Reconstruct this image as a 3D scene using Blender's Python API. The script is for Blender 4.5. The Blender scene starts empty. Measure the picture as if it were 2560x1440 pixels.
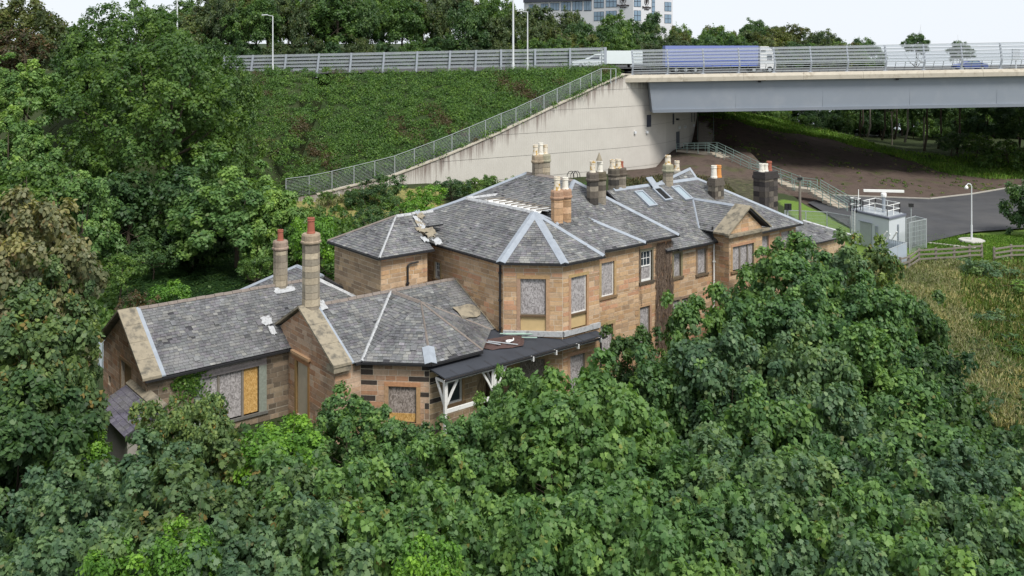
import bpy, math, random
import numpy as np
from mathutils import Vector, Matrix
random.seed(7)
RNG = np.random.default_rng(11)
SC = bpy.context.scene
COL = SC.collection

# ------------------------------------------------------------------ camera
F, CX, HY, H = 2350.0, 1280.0, 115.0, 19.5      # focal length, centre column, horizon row (photo pixels), camera height
cam = bpy.data.cameras.new('camera')
cam.sensor_width = 36.0
cam.lens = F / 2560.0 * 36.0
cam.shift_y = -(720.0 - HY) / 2560.0
cam.clip_end = 3000.0
camo = bpy.data.objects.new('camera', cam)
COL.objects.link(camo)
camo.location = (0, 0, H)
camo.rotation_euler = (math.radians(90), 0, 0)
SC.camera = camo

# ------------------------------------------------------------------ sky and sun
SUN_EL, SUN_AZ = math.radians(55), math.radians(148)    # soft light from behind the camera, on the right
world = bpy.data.worlds.new('World')
SC.world = world
world.use_nodes = True
wn = world.node_tree
wn.nodes.clear()
sky = wn.nodes.new('ShaderNodeTexSky')
sky.sky_type = 'NISHITA'
sky.sun_disc = False
sky.sun_elevation = SUN_EL
sky.sun_rotation = SUN_AZ
sky.dust_density = 0.3
sky.ozone_density = 1.0
hsv = wn.nodes.new('ShaderNodeHueSaturation')
hsv.inputs['Saturation'].default_value = 0.32
bg = wn.nodes.new('ShaderNodeBackground')
bg.inputs['Strength'].default_value = 0.15
wo = wn.nodes.new('ShaderNodeOutputWorld')
wn.links.new(sky.outputs[0], hsv.inputs['Color'])
cloud = wn.nodes.new('ShaderNodeMix'); cloud.data_type = 'RGBA'      # even bright cloud over the whole sky
cloud.inputs[0].default_value = 0.95
cloud.inputs[7].default_value = (3.5, 3.72, 4.0, 1)
wn.links.new(hsv.outputs[0], cloud.inputs[6])
wn.links.new(cloud.outputs[2], bg.inputs['Color'])
wn.links.new(bg.outputs[0], wo.inputs['Surface'])
sun = bpy.data.lights.new('sun', 'SUN')
sun.energy = 2.6
sun.angle = math.radians(20)
sun.color = (1.0, 0.96, 0.9)
suno = bpy.data.objects.new('sun', sun)
COL.objects.link(suno)
sd = Vector((math.sin(SUN_AZ) * math.cos(SUN_EL), math.cos(SUN_AZ) * math.cos(SUN_EL), math.sin(SUN_EL)))
suno.rotation_euler = sd.to_track_quat('Z', 'Y').to_euler()
suno.location = (0, -20, 80)
SC.view_settings.view_transform = 'Standard'
SC.view_settings.look = 'None'
SC.view_settings.gamma = 1.0
SC.view_settings.exposure = 0.7
SC.view_settings.use_curve_mapping = False
SC.cycles.max_bounces = 6
SC.cycles.transparent_max_bounces = 12

# ------------------------------------------------------------------ pixels to points
def P(px, py, Y):
    return Vector(((px - CX) / F * Y, Y, H + (HY - py) / F * Y))
def PZ(px, py, z=0.0):
    return P(px, py, F * (H - z) / (py - HY))
ANG = math.radians(39.3)
CU, SU = math.cos(ANG), math.sin(ANG)
def UV(u, v, z=0.0):                     # the house's own axes: u along the garden front, v into the house
    return Vector((u * CU - v * SU, 51.0 + u * SU + v * CU, z))
def on_wall(a, b, px, py):               # pixel on the vertical plane through a, b (house axes): distance along it, height
    A, B = UV(*a), UV(*b)
    d = (B - A); L = d.length; d /= L
    kx = (px - CX) / F
    # A.x + s d.x = kx (A.y + s d.y)
    s = (kx * A.y - A.x) / (d.x - kx * d.y)
    Y = A.y + s * d.y
    return s, H + (HY - py) / F * Y
def ray_plane(px, py, q, n):
    o = Vector((0, 0, H)); r = P(px, py, 1.0) - o
    t = (q - o).dot(n) / r.dot(n)
    return o + r * t

# ------------------------------------------------------------------ materials
MATS = {}
def new_mat(name):
    m = bpy.data.materials.new(name); m.use_nodes = True
    nt = m.node_tree; nt.nodes.clear()
    MATS[name] = m
    return m, nt
def N(nt, t, **kw):
    n = nt.nodes.new(t)
    for k, v in kw.items():
        if k.startswith('_'): setattr(n, k[1:], v)
        else: n.inputs[k].default_value = v
    return n
def ramp(nt, fac, stops):
    r = nt.nodes.new('ShaderNodeValToRGB')
    el = r.color_ramp.elements
    while len(el) < len(stops): el.new(0.5)
    for e, (p, c) in zip(el, stops):
        e.position = p; e.color = (*c, 1)
    nt.links.new(fac, r.inputs[0])
    return r.outputs[0]
def mixc(nt, fac, a, b, mode='MIX'):
    m = nt.nodes.new('ShaderNodeMix'); m.data_type = 'RGBA'; m.blend_type = mode
    for s, v in ((m.inputs[0], fac), (m.inputs[6], a), (m.inputs[7], b)):
        if isinstance(v, (int, float)): s.default_value = v
        elif isinstance(v, tuple): s.default_value = (*v, 1)
        else: nt.links.new(v, s)
    return m.outputs[2]
def noise(nt, scale, detail=4, rough=0.55, coord='Object', stretch=None, dist=0.0):
    tc = nt.nodes.new('ShaderNodeTexCoord'); src = tc.outputs[coord]
    if coord == 'World':
        pass
    if stretch:
        mp = nt.nodes.new('ShaderNodeMapping'); mp.inputs['Scale'].default_value = stretch
        nt.links.new(src, mp.inputs[0]); src = mp.outputs[0]
    n = N(nt, 'ShaderNodeTexNoise', Scale=scale, Detail=detail, Roughness=rough, Distortion=dist)
    nt.links.new(src, n.inputs['Vector'])
    return n.outputs['Fac']
def wnoise(nt, scale, detail=4, rough=0.55, stretch=None):     # noise in world space, so that it runs on from piece to piece
    g = nt.nodes.new('ShaderNodeNewGeometry'); src = g.outputs['Position']
    if stretch:
        mp = nt.nodes.new('ShaderNodeMapping'); mp.inputs['Scale'].default_value = stretch
        nt.links.new(src, mp.inputs[0]); src = mp.outputs[0]
    n = N(nt, 'ShaderNodeTexNoise', Scale=scale, Detail=detail, Roughness=rough)
    nt.links.new(src, n.inputs['Vector'])
    return n.outputs['Fac']
def rng_map(nt, v, a, b, c=0.0, d=1.0):
    m = nt.nodes.new('ShaderNodeMapRange')
    m.inputs[1].default_value = a; m.inputs[2].default_value = b
    m.inputs[3].default_value = c; m.inputs[4].default_value = d
    nt.links.new(v, m.inputs[0])
    return m.outputs[0]
def finish(nt, col, rough=0.8, spec=0.3, bump=None, bdist=0.02, bstr=0.5, metal=0.0):
    b = N(nt, 'ShaderNodeBsdfPrincipled', Roughness=rough, Metallic=metal)
    b.inputs['Specular IOR Level'].default_value = spec
    if isinstance(col, tuple): b.inputs['Base Color'].default_value = (*col, 1)
    else: nt.links.new(col, b.inputs['Base Color'])
    if bump is not None:
        bp = N(nt, 'ShaderNodeBump', Strength=bstr, Distance=bdist)
        nt.links.new(bump, bp.inputs['Height']); nt.links.new(bp.outputs[0], b.inputs['Normal'])
    o = nt.nodes.new('ShaderNodeOutputMaterial')
    nt.links.new(b.outputs[0], o.inputs['Surface'])
    return b
def tint(nt):
    a = nt.nodes.new('ShaderNodeAttribute'); a.attribute_name = 'tint'
    return a.outputs['Color']
def simple(name, col, rough=0.7, var=0.15, scale=2.0, spec=0.3, metal=0.0, dirt=None, dscale=1.0, dlo=0.5, dhi=0.7, world_space=True):
    m, nt = new_mat(name)
    f = (wnoise if world_space else noise)(nt, scale, 5)
    c = mixc(nt, f, tuple(x * (1 - var) for x in col), tuple(min(1, x * (1 + var)) for x in col))
    if dirt:
        d = wnoise(nt, dscale, 6, 0.65)
        c = mixc(nt, rng_map(nt, d, dlo, dhi), c, dirt)
    finish(nt, c, rough, spec, bump=f, bstr=0.15, metal=metal)
    return m

def stone_mat(name, sooty=0.5, soot=(0.045, 0.038, 0.032), lichen=0.0):
    m, nt = new_mat(name)
    c = tint(nt)
    f = wnoise(nt, 9, 5, 0.6)
    c = mixc(nt, 1.0, c, ramp(nt, f, [(0.25, (0.78, 0.76, 0.74)), (0.75, (1.16, 1.15, 1.13))]), 'MULTIPLY')
    s = wnoise(nt, 0.8, 6, 0.65, (1, 1, 0.45))
    c = mixc(nt, rng_map(nt, s, 0.56, 0.74, 0, sooty), c, soot)
    s2 = wnoise(nt, 3.2, 4, 0.7, (1, 1, 0.3))
    c = mixc(nt, rng_map(nt, s2, 0.62, 0.75, 0, sooty * 0.55), c, soot)
    if lichen:
        l = wnoise(nt, 5.0, 4, 0.7)
        c = mixc(nt, rng_map(nt, l, 0.6, 0.7, 0, lichen), c, (0.36, 0.34, 0.27))
    finish(nt, c, 0.9, 0.2, bump=f, bdist=0.02, bstr=0.5)
    return m
stone_mat('sandstone', 0.46)
stone_mat('sandstone_sooty', 0.75)
stone_mat('chimney_stone', 0.62, lichen=0.35)
stone_mat('chimney_black', 0.92, (0.03, 0.028, 0.027))
stone_mat('dressed', 0.3, lichen=0.1)

m, nt = new_mat('slate')
c = tint(nt)
f = wnoise(nt, 1.1, 6, 0.65)
c = mixc(nt, rng_map(nt, f, 0.3, 0.62), c, mixc(nt, 1.0, c, (0.42, 0.41, 0.44), 'MULTIPLY'))
f4 = wnoise(nt, 0.55, 5, 0.7)
c = mixc(nt, rng_map(nt, f4, 0.5, 0.7, 0, 0.45), c, (0.29, 0.29, 0.285))
g = wnoise(nt, 7.0, 5, 0.7)
c = mixc(nt, rng_map(nt, g, 0.55, 0.72, 0, 0.55), c, (0.33, 0.33, 0.32))
ms = wnoise(nt, 2.3, 5, 0.7)
c = mixc(nt, rng_map(nt, ms, 0.6, 0.72, 0, 0.5), c, (0.15, 0.155, 0.085))
finish(nt, c, 0.62, 0.35, bump=g, bdist=0.008, bstr=0.5)
simple('deck', (0.045, 0.045, 0.05), 0.95)
simple('mortar', (0.56, 0.49, 0.39), 0.95, 0.3, 6)
simple('mortar_grey', (0.27, 0.235, 0.19), 0.95, 0.3, 6)
simple('lead', (0.275, 0.305, 0.345), 0.5, 0.22, 3, 0.4, 0.0, (0.22, 0.25, 0.29), 2.0, 0.52, 0.75)
simple('lead_white', (0.40, 0.41, 0.42), 0.6, 0.25, 6, 0.3, 0.0, (0.20, 0.20, 0.2), 5.0, 0.5, 0.7)
simple('ridge_tile', (0.20, 0.17, 0.15), 0.85, 0.35, 5)
simple('coping', (0.27, 0.235, 0.175), 0.92, 0.25, 4, 0.2, 0.0, (0.12, 0.11, 0.09), 2.2, 0.48, 0.66)
simple('white_paint', (0.72, 0.72, 0.70), 0.5, 0.08, 4, 0.4, 0.0, (0.34, 0.32, 0.28), 6.0, 0.6, 0.72)
simple('black_iron', (0.022, 0.022, 0.024), 0.5, 0.3, 5)
simple('felt', (0.038, 0.042, 0.052), 0.75, 0.35, 1.2, 0.35)
simple('dark_void', (0.012, 0.012, 0.012), 0.9)
simple('timber', (0.30, 0.19, 0.095), 0.8, 0.25, 5)
simple('grey_timber', (0.19, 0.17, 0.145), 0.85, 0.3, 6)
simple('harl', (0.30, 0.28, 0.25), 0.95, 0.2, 8)
simple('render_panel', (0.46, 0.40, 0.31), 0.85, 0.18, 3)
simple('panel_ochre', (0.50, 0.37, 0.19), 0.7, 0.14, 3)
simple('pot_red', (0.30, 0.10, 0.065), 0.75, 0.2, 8)
simple('pot_orange', (0.55, 0.24, 0.07), 0.75, 0.2, 8)
simple('pot_buff', (0.62, 0.56, 0.46), 0.75, 0.15, 8, 0.3, 0, (0.42, 0.25, 0.04), 4.5, 0.52, 0.6)
simple('pot_white', (0.68, 0.65, 0.58), 0.7, 0.12, 8, 0.3, 0, (0.25, 0.2, 0.15), 6, 0.6, 0.7)
simple('galvanised', (0.42, 0.45, 0.47), 0.45, 0.12, 3, 0.5, 0.35)
simple('post_grey', (0.36, 0.39, 0.44), 0.5, 0.1, 3, 0.4, 0.2)
simple('rail_green', (0.23, 0.31, 0.28), 0.6, 0.12, 3)
simple('lamp_steel', (0.62, 0.64, 0.66), 0.5, 0.1, 3, 0.4)
simple('girder_grey', (0.235, 0.265, 0.31), 0.42, 0.06, 0.25, 0.4, 0, (0.27, 0.295, 0.335), 0.35, 0.5, 0.75)
simple('girder_dark', (0.09, 0.10, 0.115), 0.6, 0.1, 1)
simple('plinth', (0.46, 0.42, 0.35), 0.9, 0.16, 0.8, 0.2, 0, (0.33, 0.29, 0.23), 1.4, 0.52, 0.7)
simple('asphalt', (0.055, 0.056, 0.06), 0.93, 0.45, 0.5, 0.25, 0, (0.075, 0.074, 0.075), 0.12, 0.45, 0.65)
simple('road_asphalt', (0.06, 0.06, 0.062), 0.93, 0.2, 0.5)
simple('kerb', (0.36, 0.34, 0.30), 0.9, 0.15, 2)
simple('step_stone', (0.36, 0.32, 0.26), 0.9, 0.2, 2)
simple('cabin_white', (0.55, 0.58, 0.62), 0.5, 0.05, 1, 0.4)
simple('cabin_trim', (0.14, 0.15, 0.19), 0.6, 0.1, 1)
simple('bright_white', (0.78, 0.78, 0.77), 0.4, 0.03, 1)
simple('hoarding', (0.40, 0.46, 0.52), 0.5, 0.12, 1.5, 0.4)
simple('mesh_green', (0.33, 0.37, 0.37), 0.6, 0.08, 3)
simple('lorry_blue', (0.05, 0.10, 0.42), 0.35, 0.03, 1, 0.5)
simple('lorry_pale', (0.19, 0.235, 0.50), 0.4, 0.03, 1, 0.5)
simple('car_blue', (0.045, 0.075, 0.26), 0.3, 0.03, 1, 0.6)
simple('van_white', (0.70, 0.76, 0.76), 0.35, 0.03, 1, 0.5)
simple('tyre', (0.02, 0.02, 0.02), 0.9)
simple('glass_dark', (0.03, 0.04, 0.05), 0.12, 0.1, 1, 0.6)
simple('glass_blue', (0.17, 0.25, 0.33), 0.15, 0.35, 0.25, 0.6)
simple('glass_sky', (0.27, 0.33, 0.37), 0.25, 0.2, 0.5, 0.5)
simple('hotel_wall', (0.60, 0.60, 0.62), 0.8, 0.05, 0.3)
simple('hotel_dark', (0.05, 0.055, 0.075), 0.6, 0.1, 0.5)
simple('lettering', (0.05, 0.04, 0.04), 0.7)
simple('bark', (0.085, 0.068, 0.05), 0.95, 0.35, 5)
simple('bark_pale', (0.27, 0.24, 0.20), 0.9, 0.3, 4)
simple('tarp_brown', (0.075, 0.045, 0.04), 0.8, 0.45, 6)
simple('pipe_green', (0.30, 0.42, 0.36), 0.6, 0.1, 3)
simple('membrane', (0.74, 0.74, 0.72), 0.6, 0.1, 2, 0.3, 0, (0.42, 0.42, 0.41), 3, 0.55, 0.7)
simple('dry_twig', (0.155, 0.115, 0.088), 0.95, 0.35, 4)
simple('soil_dark', (0.035, 0.032, 0.022), 0.98, 0.4, 0.6)
simple('concrete_pad', (0.42, 0.41, 0.38), 0.9, 0.15, 2)

# retaining wall concrete: pale, with dark run-off streaks that start at the coping (own shape, in the wall's uv)
m, nt = new_mat('concrete')
f = wnoise(nt, 0.5, 6, 0.6)
c = mixc(nt, f, (0.46, 0.435, 0.395), (0.58, 0.555, 0.51))
st = wnoise(nt, 1.0, 5, 0.7, (2.2, 2.2, 0.10))
a = nt.nodes.new('ShaderNodeAttribute'); a.attribute_name = 'drop'
low = rng_map(nt, a.outputs['Fac'], 0.0, 3.4, 0.30, -0.05)
ad = nt.nodes.new('ShaderNodeMath'); ad.operation = 'ADD'
nt.links.new(st, ad.inputs[0]); nt.links.new(low, ad.inputs[1])
c = mixc(nt, rng_map(nt, ad.outputs[0], 0.62, 0.86, 0, 0.85), c, (0.155, 0.115, 0.10))
finish(nt, c, 0.9, 0.2, bump=f, bstr=0.2)

def osb(name, c0, c1, c2):
    m, nt = new_mat(name)
    tc = nt.nodes.new('ShaderNodeNewGeometry')
    mp = nt.nodes.new('ShaderNodeMapping'); mp.inputs['Scale'].default_value = (1, 1, 0.55)
    nt.links.new(tc.outputs['Position'], mp.inputs[0])
    n0 = N(nt, 'ShaderNodeTexNoise', Scale=6.0, Detail=2.0)
    nt.links.new(mp.outputs[0], n0.inputs['Vector'])
    mx = mixc(nt, 0.12, mp.outputs[0], n0.outputs['Color'])
    v = N(nt, 'ShaderNodeTexVoronoi', Scale=24.0)
    nt.links.new(mx, v.inputs['Vector'])
    f = N(nt, 'ShaderNodeTexNoise', Scale=26.0, Detail=3.0, Roughness=0.7)
    nt.links.new(mp.outputs[0], f.inputs['Vector'])
    sep = nt.nodes.new('ShaderNodeSeparateColor'); nt.links.new(v.outputs['Color'], sep.inputs[0])
    c = ramp(nt, sep.outputs[0], [(0.1, c0), (0.5, c1), (0.95, c2)])
    c = mixc(nt, rng_map(nt, f.outputs['Fac'], 0.52, 0.66, 0, 0.7), c, c0)
    finish(nt, c, 0.85, 0.2)
osb('osb_grey', (0.20, 0.185, 0.185), (0.35, 0.33, 0.33), (0.47, 0.445, 0.445))
osb('osb_brown', (0.15, 0.125, 0.11), (0.27, 0.23, 0.205), (0.39, 0.34, 0.315))
osb('osb_fresh', (0.40, 0.23, 0.07), (0.53, 0.32, 0.11), (0.64, 0.42, 0.17))

# clear plastic louvre of the wind shield
m, nt = new_mat('louvre')
tr = N(nt, 'ShaderNodeBsdfTransparent'); tr.inputs['Color'].default_value = (0.93, 0.95, 0.96, 1)
df = N(nt, 'ShaderNodeBsdfPrincipled', Roughness=0.55); df.inputs['Specular IOR Level'].default_value = 0.2
df.inputs['Base Color'].default_value = (0.32, 0.345, 0.37, 1)
mx = N(nt, 'ShaderNodeMixShader', Fac=0.40)
o = nt.nodes.new('ShaderNodeOutputMaterial')
nt.links.new(tr.outputs[0], mx.inputs[1]); nt.links.new(df.outputs[0], mx.inputs[2]); nt.links.new(mx.outputs[0], o.inputs['Surface'])

def leaf_mat(name, dark, mid, light, accent=None, acc=0.0, trans=0.42, rough=0.5):
    m, nt = new_mat(name)
    a = nt.nodes.new('ShaderNodeAttribute'); a.attribute_name = 'tint'
    sep = nt.nodes.new('ShaderNodeSeparateColor'); nt.links.new(a.outputs['Color'], sep.inputs[0])
    c = ramp(nt, sep.outputs[0], [(0.0, dark), (0.5, mid), (1.0, light)])
    # whole sprays differ a little
    c = mixc(nt, 1.0, c, ramp(nt, sep.outputs[1], [(0.0, (0.62, 0.70, 0.72)), (0.5, (1, 1, 1)), (1.0, (1.42, 1.28, 0.95))]), 'MULTIPLY')
    if accent:
        c = mixc(nt, rng_map(nt, sep.outputs[2], 1 - acc, 1 - acc + 0.02), c, accent)
    oi = nt.nodes.new('ShaderNodeObjectInfo')
    c = mixc(nt, 1.0, c, ramp(nt, oi.outputs['Random'], [(0.0, (0.82, 0.86, 0.92)), (1.0, (1.14, 1.10, 0.98))]), 'MULTIPLY')
    b = N(nt, 'ShaderNodeBsdfPrincipled', Roughness=rough); b.inputs['Specular IOR Level'].default_value = 0.35
    t = N(nt, 'ShaderNodeBsdfTranslucent')
    nt.links.new(c, b.inputs['Base Color'])
    tc = mixc(nt, 1.0, c, (1.2, 1.25, 0.7), 'MULTIPLY')
    nt.links.new(tc, t.inputs['Color'])
    mx = N(nt, 'ShaderNodeMixShader', Fac=trans)
    nt.links.new(b.outputs[0], mx.inputs[1]); nt.links.new(t.outputs[0], mx.inputs[2])
    o = nt.nodes.new('ShaderNodeOutputMaterial'); nt.links.new(mx.outputs[0], o.inputs['Surface'])
leaf_mat('leaf_sycamore', (0.055, 0.118, 0.046), (0.099, 0.196, 0.069), (0.169, 0.299, 0.095), (0.20, 0.19, 0.06), 0.02)
leaf_mat('leaf_bright', (0.067, 0.140, 0.050), (0.112, 0.217, 0.068), (0.171, 0.294, 0.098), (0.24, 0.27, 0.07), 0.02)
leaf_mat('leaf_autumn', (0.062, 0.108, 0.049), (0.110, 0.182, 0.070), (0.186, 0.264, 0.101), (0.26, 0.19, 0.055), 0.05)
leaf_mat('leaf_bluegreen', (0.055, 0.110, 0.060), (0.098, 0.176, 0.087), (0.171, 0.268, 0.128), (0.16, 0.16, 0.07), 0.02)
leaf_mat('leaf_copper', (0.135, 0.152, 0.075), (0.230, 0.234, 0.112), (0.351, 0.321, 0.159), (0.24, 0.175, 0.08), 0.08)
leaf_mat('leaf_oak', (0.044, 0.095, 0.027), (0.078, 0.154, 0.037), (0.135, 0.228, 0.056), None, 0)
leaf_mat('leaf_dark', (0.034, 0.077, 0.030), (0.058, 0.120, 0.044), (0.101, 0.179, 0.063), None, 0)
leaf_mat('leaf_wood', (0.041, 0.072, 0.033), (0.072, 0.111, 0.047), (0.120, 0.164, 0.065), (0.10, 0.09, 0.035), 0.04)
leaf_mat('leaf_wood_olive', (0.056, 0.080, 0.026), (0.097, 0.125, 0.038), (0.147, 0.179, 0.053), (0.12, 0.09, 0.035), 0.07)
leaf_mat('leaf_maple', (0.089, 0.175, 0.055), (0.151, 0.270, 0.078), (0.240, 0.379, 0.118), (0.20, 0.26, 0.10), 0.05)
leaf_mat('leaf_lime', (0.059, 0.145, 0.020), (0.107, 0.238, 0.027), (0.159, 0.323, 0.045), None, 0, 0.35)
leaf_mat('leaf_brown', (0.07, 0.05, 0.028), (0.11, 0.08, 0.045), (0.15, 0.11, 0.06), (0.06, 0.09, 0.03), 0.3)
leaf_mat('leaf_gorse', (0.043, 0.092, 0.026), (0.088, 0.179, 0.039), (0.166, 0.286, 0.060), (0.10, 0.075, 0.035), 0.12)
leaf_mat('leaf_fern', (0.021, 0.053, 0.018), (0.038, 0.090, 0.026), (0.071, 0.135, 0.040), None, 0)
leaf_mat('leaf_ivy', (0.04, 0.10, 0.015), (0.08, 0.17, 0.025), (0.15, 0.26, 0.045), None, 0)
leaf_mat('leaf_drygrass', (0.243, 0.237, 0.113), (0.385, 0.363, 0.189), (0.518, 0.496, 0.285), (0.17, 0.22, 0.06), 0.38, 0.2, 0.8)
leaf_mat('leaf_greengrass', (0.055, 0.095, 0.02), (0.095, 0.15, 0.03), (0.15, 0.21, 0.05), (0.22, 0.19, 0.08), 0.15, 0.25, 0.7)
leaf_mat('leaf_drab', (0.06, 0.07, 0.03), (0.095, 0.105, 0.045), (0.14, 0.14, 0.07), (0.14, 0.10, 0.06), 0.25, 0.2, 0.8)
leaf_mat('leaf_lawn', (0.06, 0.13, 0.02), (0.11, 0.22, 0.03), (0.17, 0.30, 0.05), (0.24, 0.24, 0.08), 0.05, 0.3, 0.7)

# ------------------------------------------------------------------ objects
ORIGIN = {}
def link(o, parent=None, loc=None):
    COL.objects.link(o)
    loc = Vector(loc if loc is not None else (0, 0, 0))
    ORIGIN[o.name] = loc.copy()
    if parent is not None:
        o.parent = parent
        o.location = loc - ORIGIN[parent.name]
    else:
        o.location = loc
    return o
def tag(o, label=None, cat=None, group=None, kind=None):
    if label: o['label'] = label
    if cat: o['category'] = cat
    if group: o['group'] = group
    if kind: o['kind'] = kind
    return o
def empty(name, loc, label=None, cat=None, group=None):
    o = bpy.data.objects.new(name, None); o.empty_display_size = 0.3
    link(o, None, loc)
    return tag(o, label, cat, group)

class MB:
    """collects faces in world coordinates; build() links them as one mesh object"""
    def __init__(s): s.v = []; s.f = []; s.t = []; s.sm = False
    def face(s, pts, t=(1, 1, 1)):
        i = len(s.v); s.v.extend([tuple(p) for p in pts]); s.f.append(tuple(range(i, i + len(pts)))); s.t.append(t)
    def add(s, vs, fs, t=(1, 1, 1)):
        i = len(s.v); s.v.extend([tuple(p) for p in vs])
        for q in fs: s.f.append(tuple(i + k for k in q)); s.t.append(t)
        return s
    def obox(s, c, ax, ay, az, t=(1, 1, 1)):
        """box: centre, three half-axis vectors"""
        c, ax, ay, az = Vector(c), Vector(ax), Vector(ay), Vector(az)
        if ax.cross(ay).dot(az) < 0: ax = -ax
        vs = [c + ax * i + ay * j + az * k for k in (-1, 1) for j in (-1, 1) for i in (-1, 1)]
        return s.add(vs, [(0, 2, 3, 1), (4, 5, 7, 6), (0, 1, 5, 4), (2, 6, 7, 3), (0, 4, 6, 2), (1, 3, 7, 5)], t)
    def box(s, x0, x1, y0, y1, z0, z1, t=(1, 1, 1)):
        return s.obox(((x0 + x1) / 2, (y0 + y1) / 2, (z0 + z1) / 2), ((x1 - x0) / 2, 0, 0), (0, (y1 - y0) / 2, 0), (0, 0, (z1 - z0) / 2), t)
    def ubox(s, u0, u1, v0, v1, z0, z1, t=(1, 1, 1)):
        c = UV((u0 + u1) / 2, (v0 + v1) / 2, (z0 + z1) / 2)
        return s.obox(c, Vector((CU, SU, 0)) * (u1 - u0) / 2, Vector((-SU, CU, 0)) * (v1 - v0) / 2, (0, 0, (z1 - z0) / 2), t)
    def bar(s, p, q, w, h=None, up=(0, 0, 1), t=(1, 1, 1)):
        """square bar from p to q, w wide and h high"""
        p, q = Vector(p), Vector(q); h = w if h is None else h
        d = (q - p); L = d.length
        if L < 1e-6: return s
        d /= L; up = Vector(up)
        side = d.cross(up)
        if side.length < 1e-3: side = d.cross(Vector((1, 0, 0)))
        side.normalize(); up2 = side.cross(d)
        return s.obox((p + q) / 2, d * L / 2, side * w / 2, up2 * h / 2, t)
    def tube(s, pts, rad, n=8, t=(1, 1, 1), cap=True):
        pts = [Vector(p) for p in pts]
        if not hasattr(rad, '__len__'): rad = [rad] * len(pts)
        rings = []
        for i, p in enumerate(pts):
            d = (pts[min(i + 1, len(pts) - 1)] - pts[max(i - 1, 0)]).normalized()
            a = d.cross(Vector((0, 0, 1)))
            if a.length < 1e-2: a = d.cross(Vector((1, 0, 0)))
            a.normalize(); b = d.cross(a)
            rings.append([p + (a * math.cos(2 * math.pi * k / n) + b * math.sin(2 * math.pi * k / n)) * rad[i] for k in range(n)])
        vs = [q for r in rings for q in r]; fs = []
        for i in range(len(pts) - 1):
            for k in range(n):
                k2 = (k + 1) % n
                fs.append((i * n + k, i * n + k2, (i + 1) * n + k2, (i + 1) * n + k))
        if cap:
            fs.append(tuple(range(n - 1, -1, -1))); fs.append(tuple((len(pts) - 1) * n + k for k in range(n)))
        return s.add(vs, fs, t)
    def lathe(s, c, prof, n=12, t=(1, 1, 1), rot=0.0):
        c = Vector(c); vs = []; fs = []
        for r, z in prof:
            for k in range(n):
                a = 2 * math.pi * (k + 0.5) / n + rot
                vs.append(c + Vector((r * math.cos(a), r * math.sin(a), z)))
        for i in range(len(prof) - 1):
            for k in range(n):
                k2 = (k + 1) % n
                fs.append((i * n + k, i * n + k2, (i + 1) * n + k2, (i + 1) * n + k))
        fs.append(tuple(range(n - 1, -1, -1))); fs.append(tuple((len(prof) - 1) * n + k for k in range(n)))
        return s.add(vs, fs, t)
    def prism(s, poly, h, t=(1, 1, 1)):
        """planar polygon (3D points) extruded by vector h"""
        h = Vector(h); poly = [Vector(p) for p in poly]; n = len(poly)
        vs = poly + [p + h for p in poly]
        fs = [tuple(range(n - 1, -1, -1)), tuple(range(n, 2 * n))] + [(i, (i + 1) % n, n + (i + 1) % n, n + i) for i in range(n)]
        return s.add(vs, fs, t)
    def build(s, name, mat, parent=None, origin=None, smooth=False, attr=True):
        v = np.array(s.v, dtype=np.float64)
        if origin is None:
            origin = Vector(((v[:, 0].min() + v[:, 0].max()) / 2, (v[:, 1].min() + v[:, 1].max()) / 2, v[:, 2].min()))
        v = v - np.array(origin)
        me = bpy.data.meshes.new(name)
        me.from_pydata(v.tolist(), [], s.f)
        if attr and any(t != (1, 1, 1) for t in s.t):
            at = me.attributes.new('tint', 'FLOAT_COLOR', 'FACE')
            at.data.foreach_set('color', np.array([(t[0], t[1], t[2], 1) for t in s.t], dtype=np.float32).ravel())
        if mat: me.materials.append(MATS[mat])
        if smooth: me.polygons.foreach_set('use_smooth', [True] * len(me.polygons))
        me.update()
        o = bpy.data.objects.new(name, me)
        return link(o, parent, origin)

def np_mesh(name, verts, loops_per_face, nf, mat, tints=None, smooth=False):
    """verts (nf*loops,3) with nf faces of equal size"""
    me = bpy.data.meshes.new(name)
    me.vertices.add(len(verts)); me.vertices.foreach_set('co', np.asarray(verts, dtype=np.float32).ravel())
    n = nf * loops_per_face
    me.loops.add(n); me.loops.foreach_set('vertex_index', np.arange(n, dtype=np.int32))
    me.polygons.add(nf)
    me.polygons.foreach_set('loop_start', np.arange(0, n, loops_per_face, dtype=np.int32))
    me.polygons.foreach_set('loop_total', np.full(nf, loops_per_face, dtype=np.int32))
    if tints is not None:
        at = me.attributes.new('tint', 'FLOAT_COLOR', 'FACE')
        c = np.ones((nf, 4), dtype=np.float32); c[:, :3] = tints
        at.data.foreach_set('color', c.ravel())
    if mat: me.materials.append(MATS[mat])
    me.update(calc_edges=True); me.validate()
    return me
def struct(o): o['kind'] = 'structure'; return o

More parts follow.
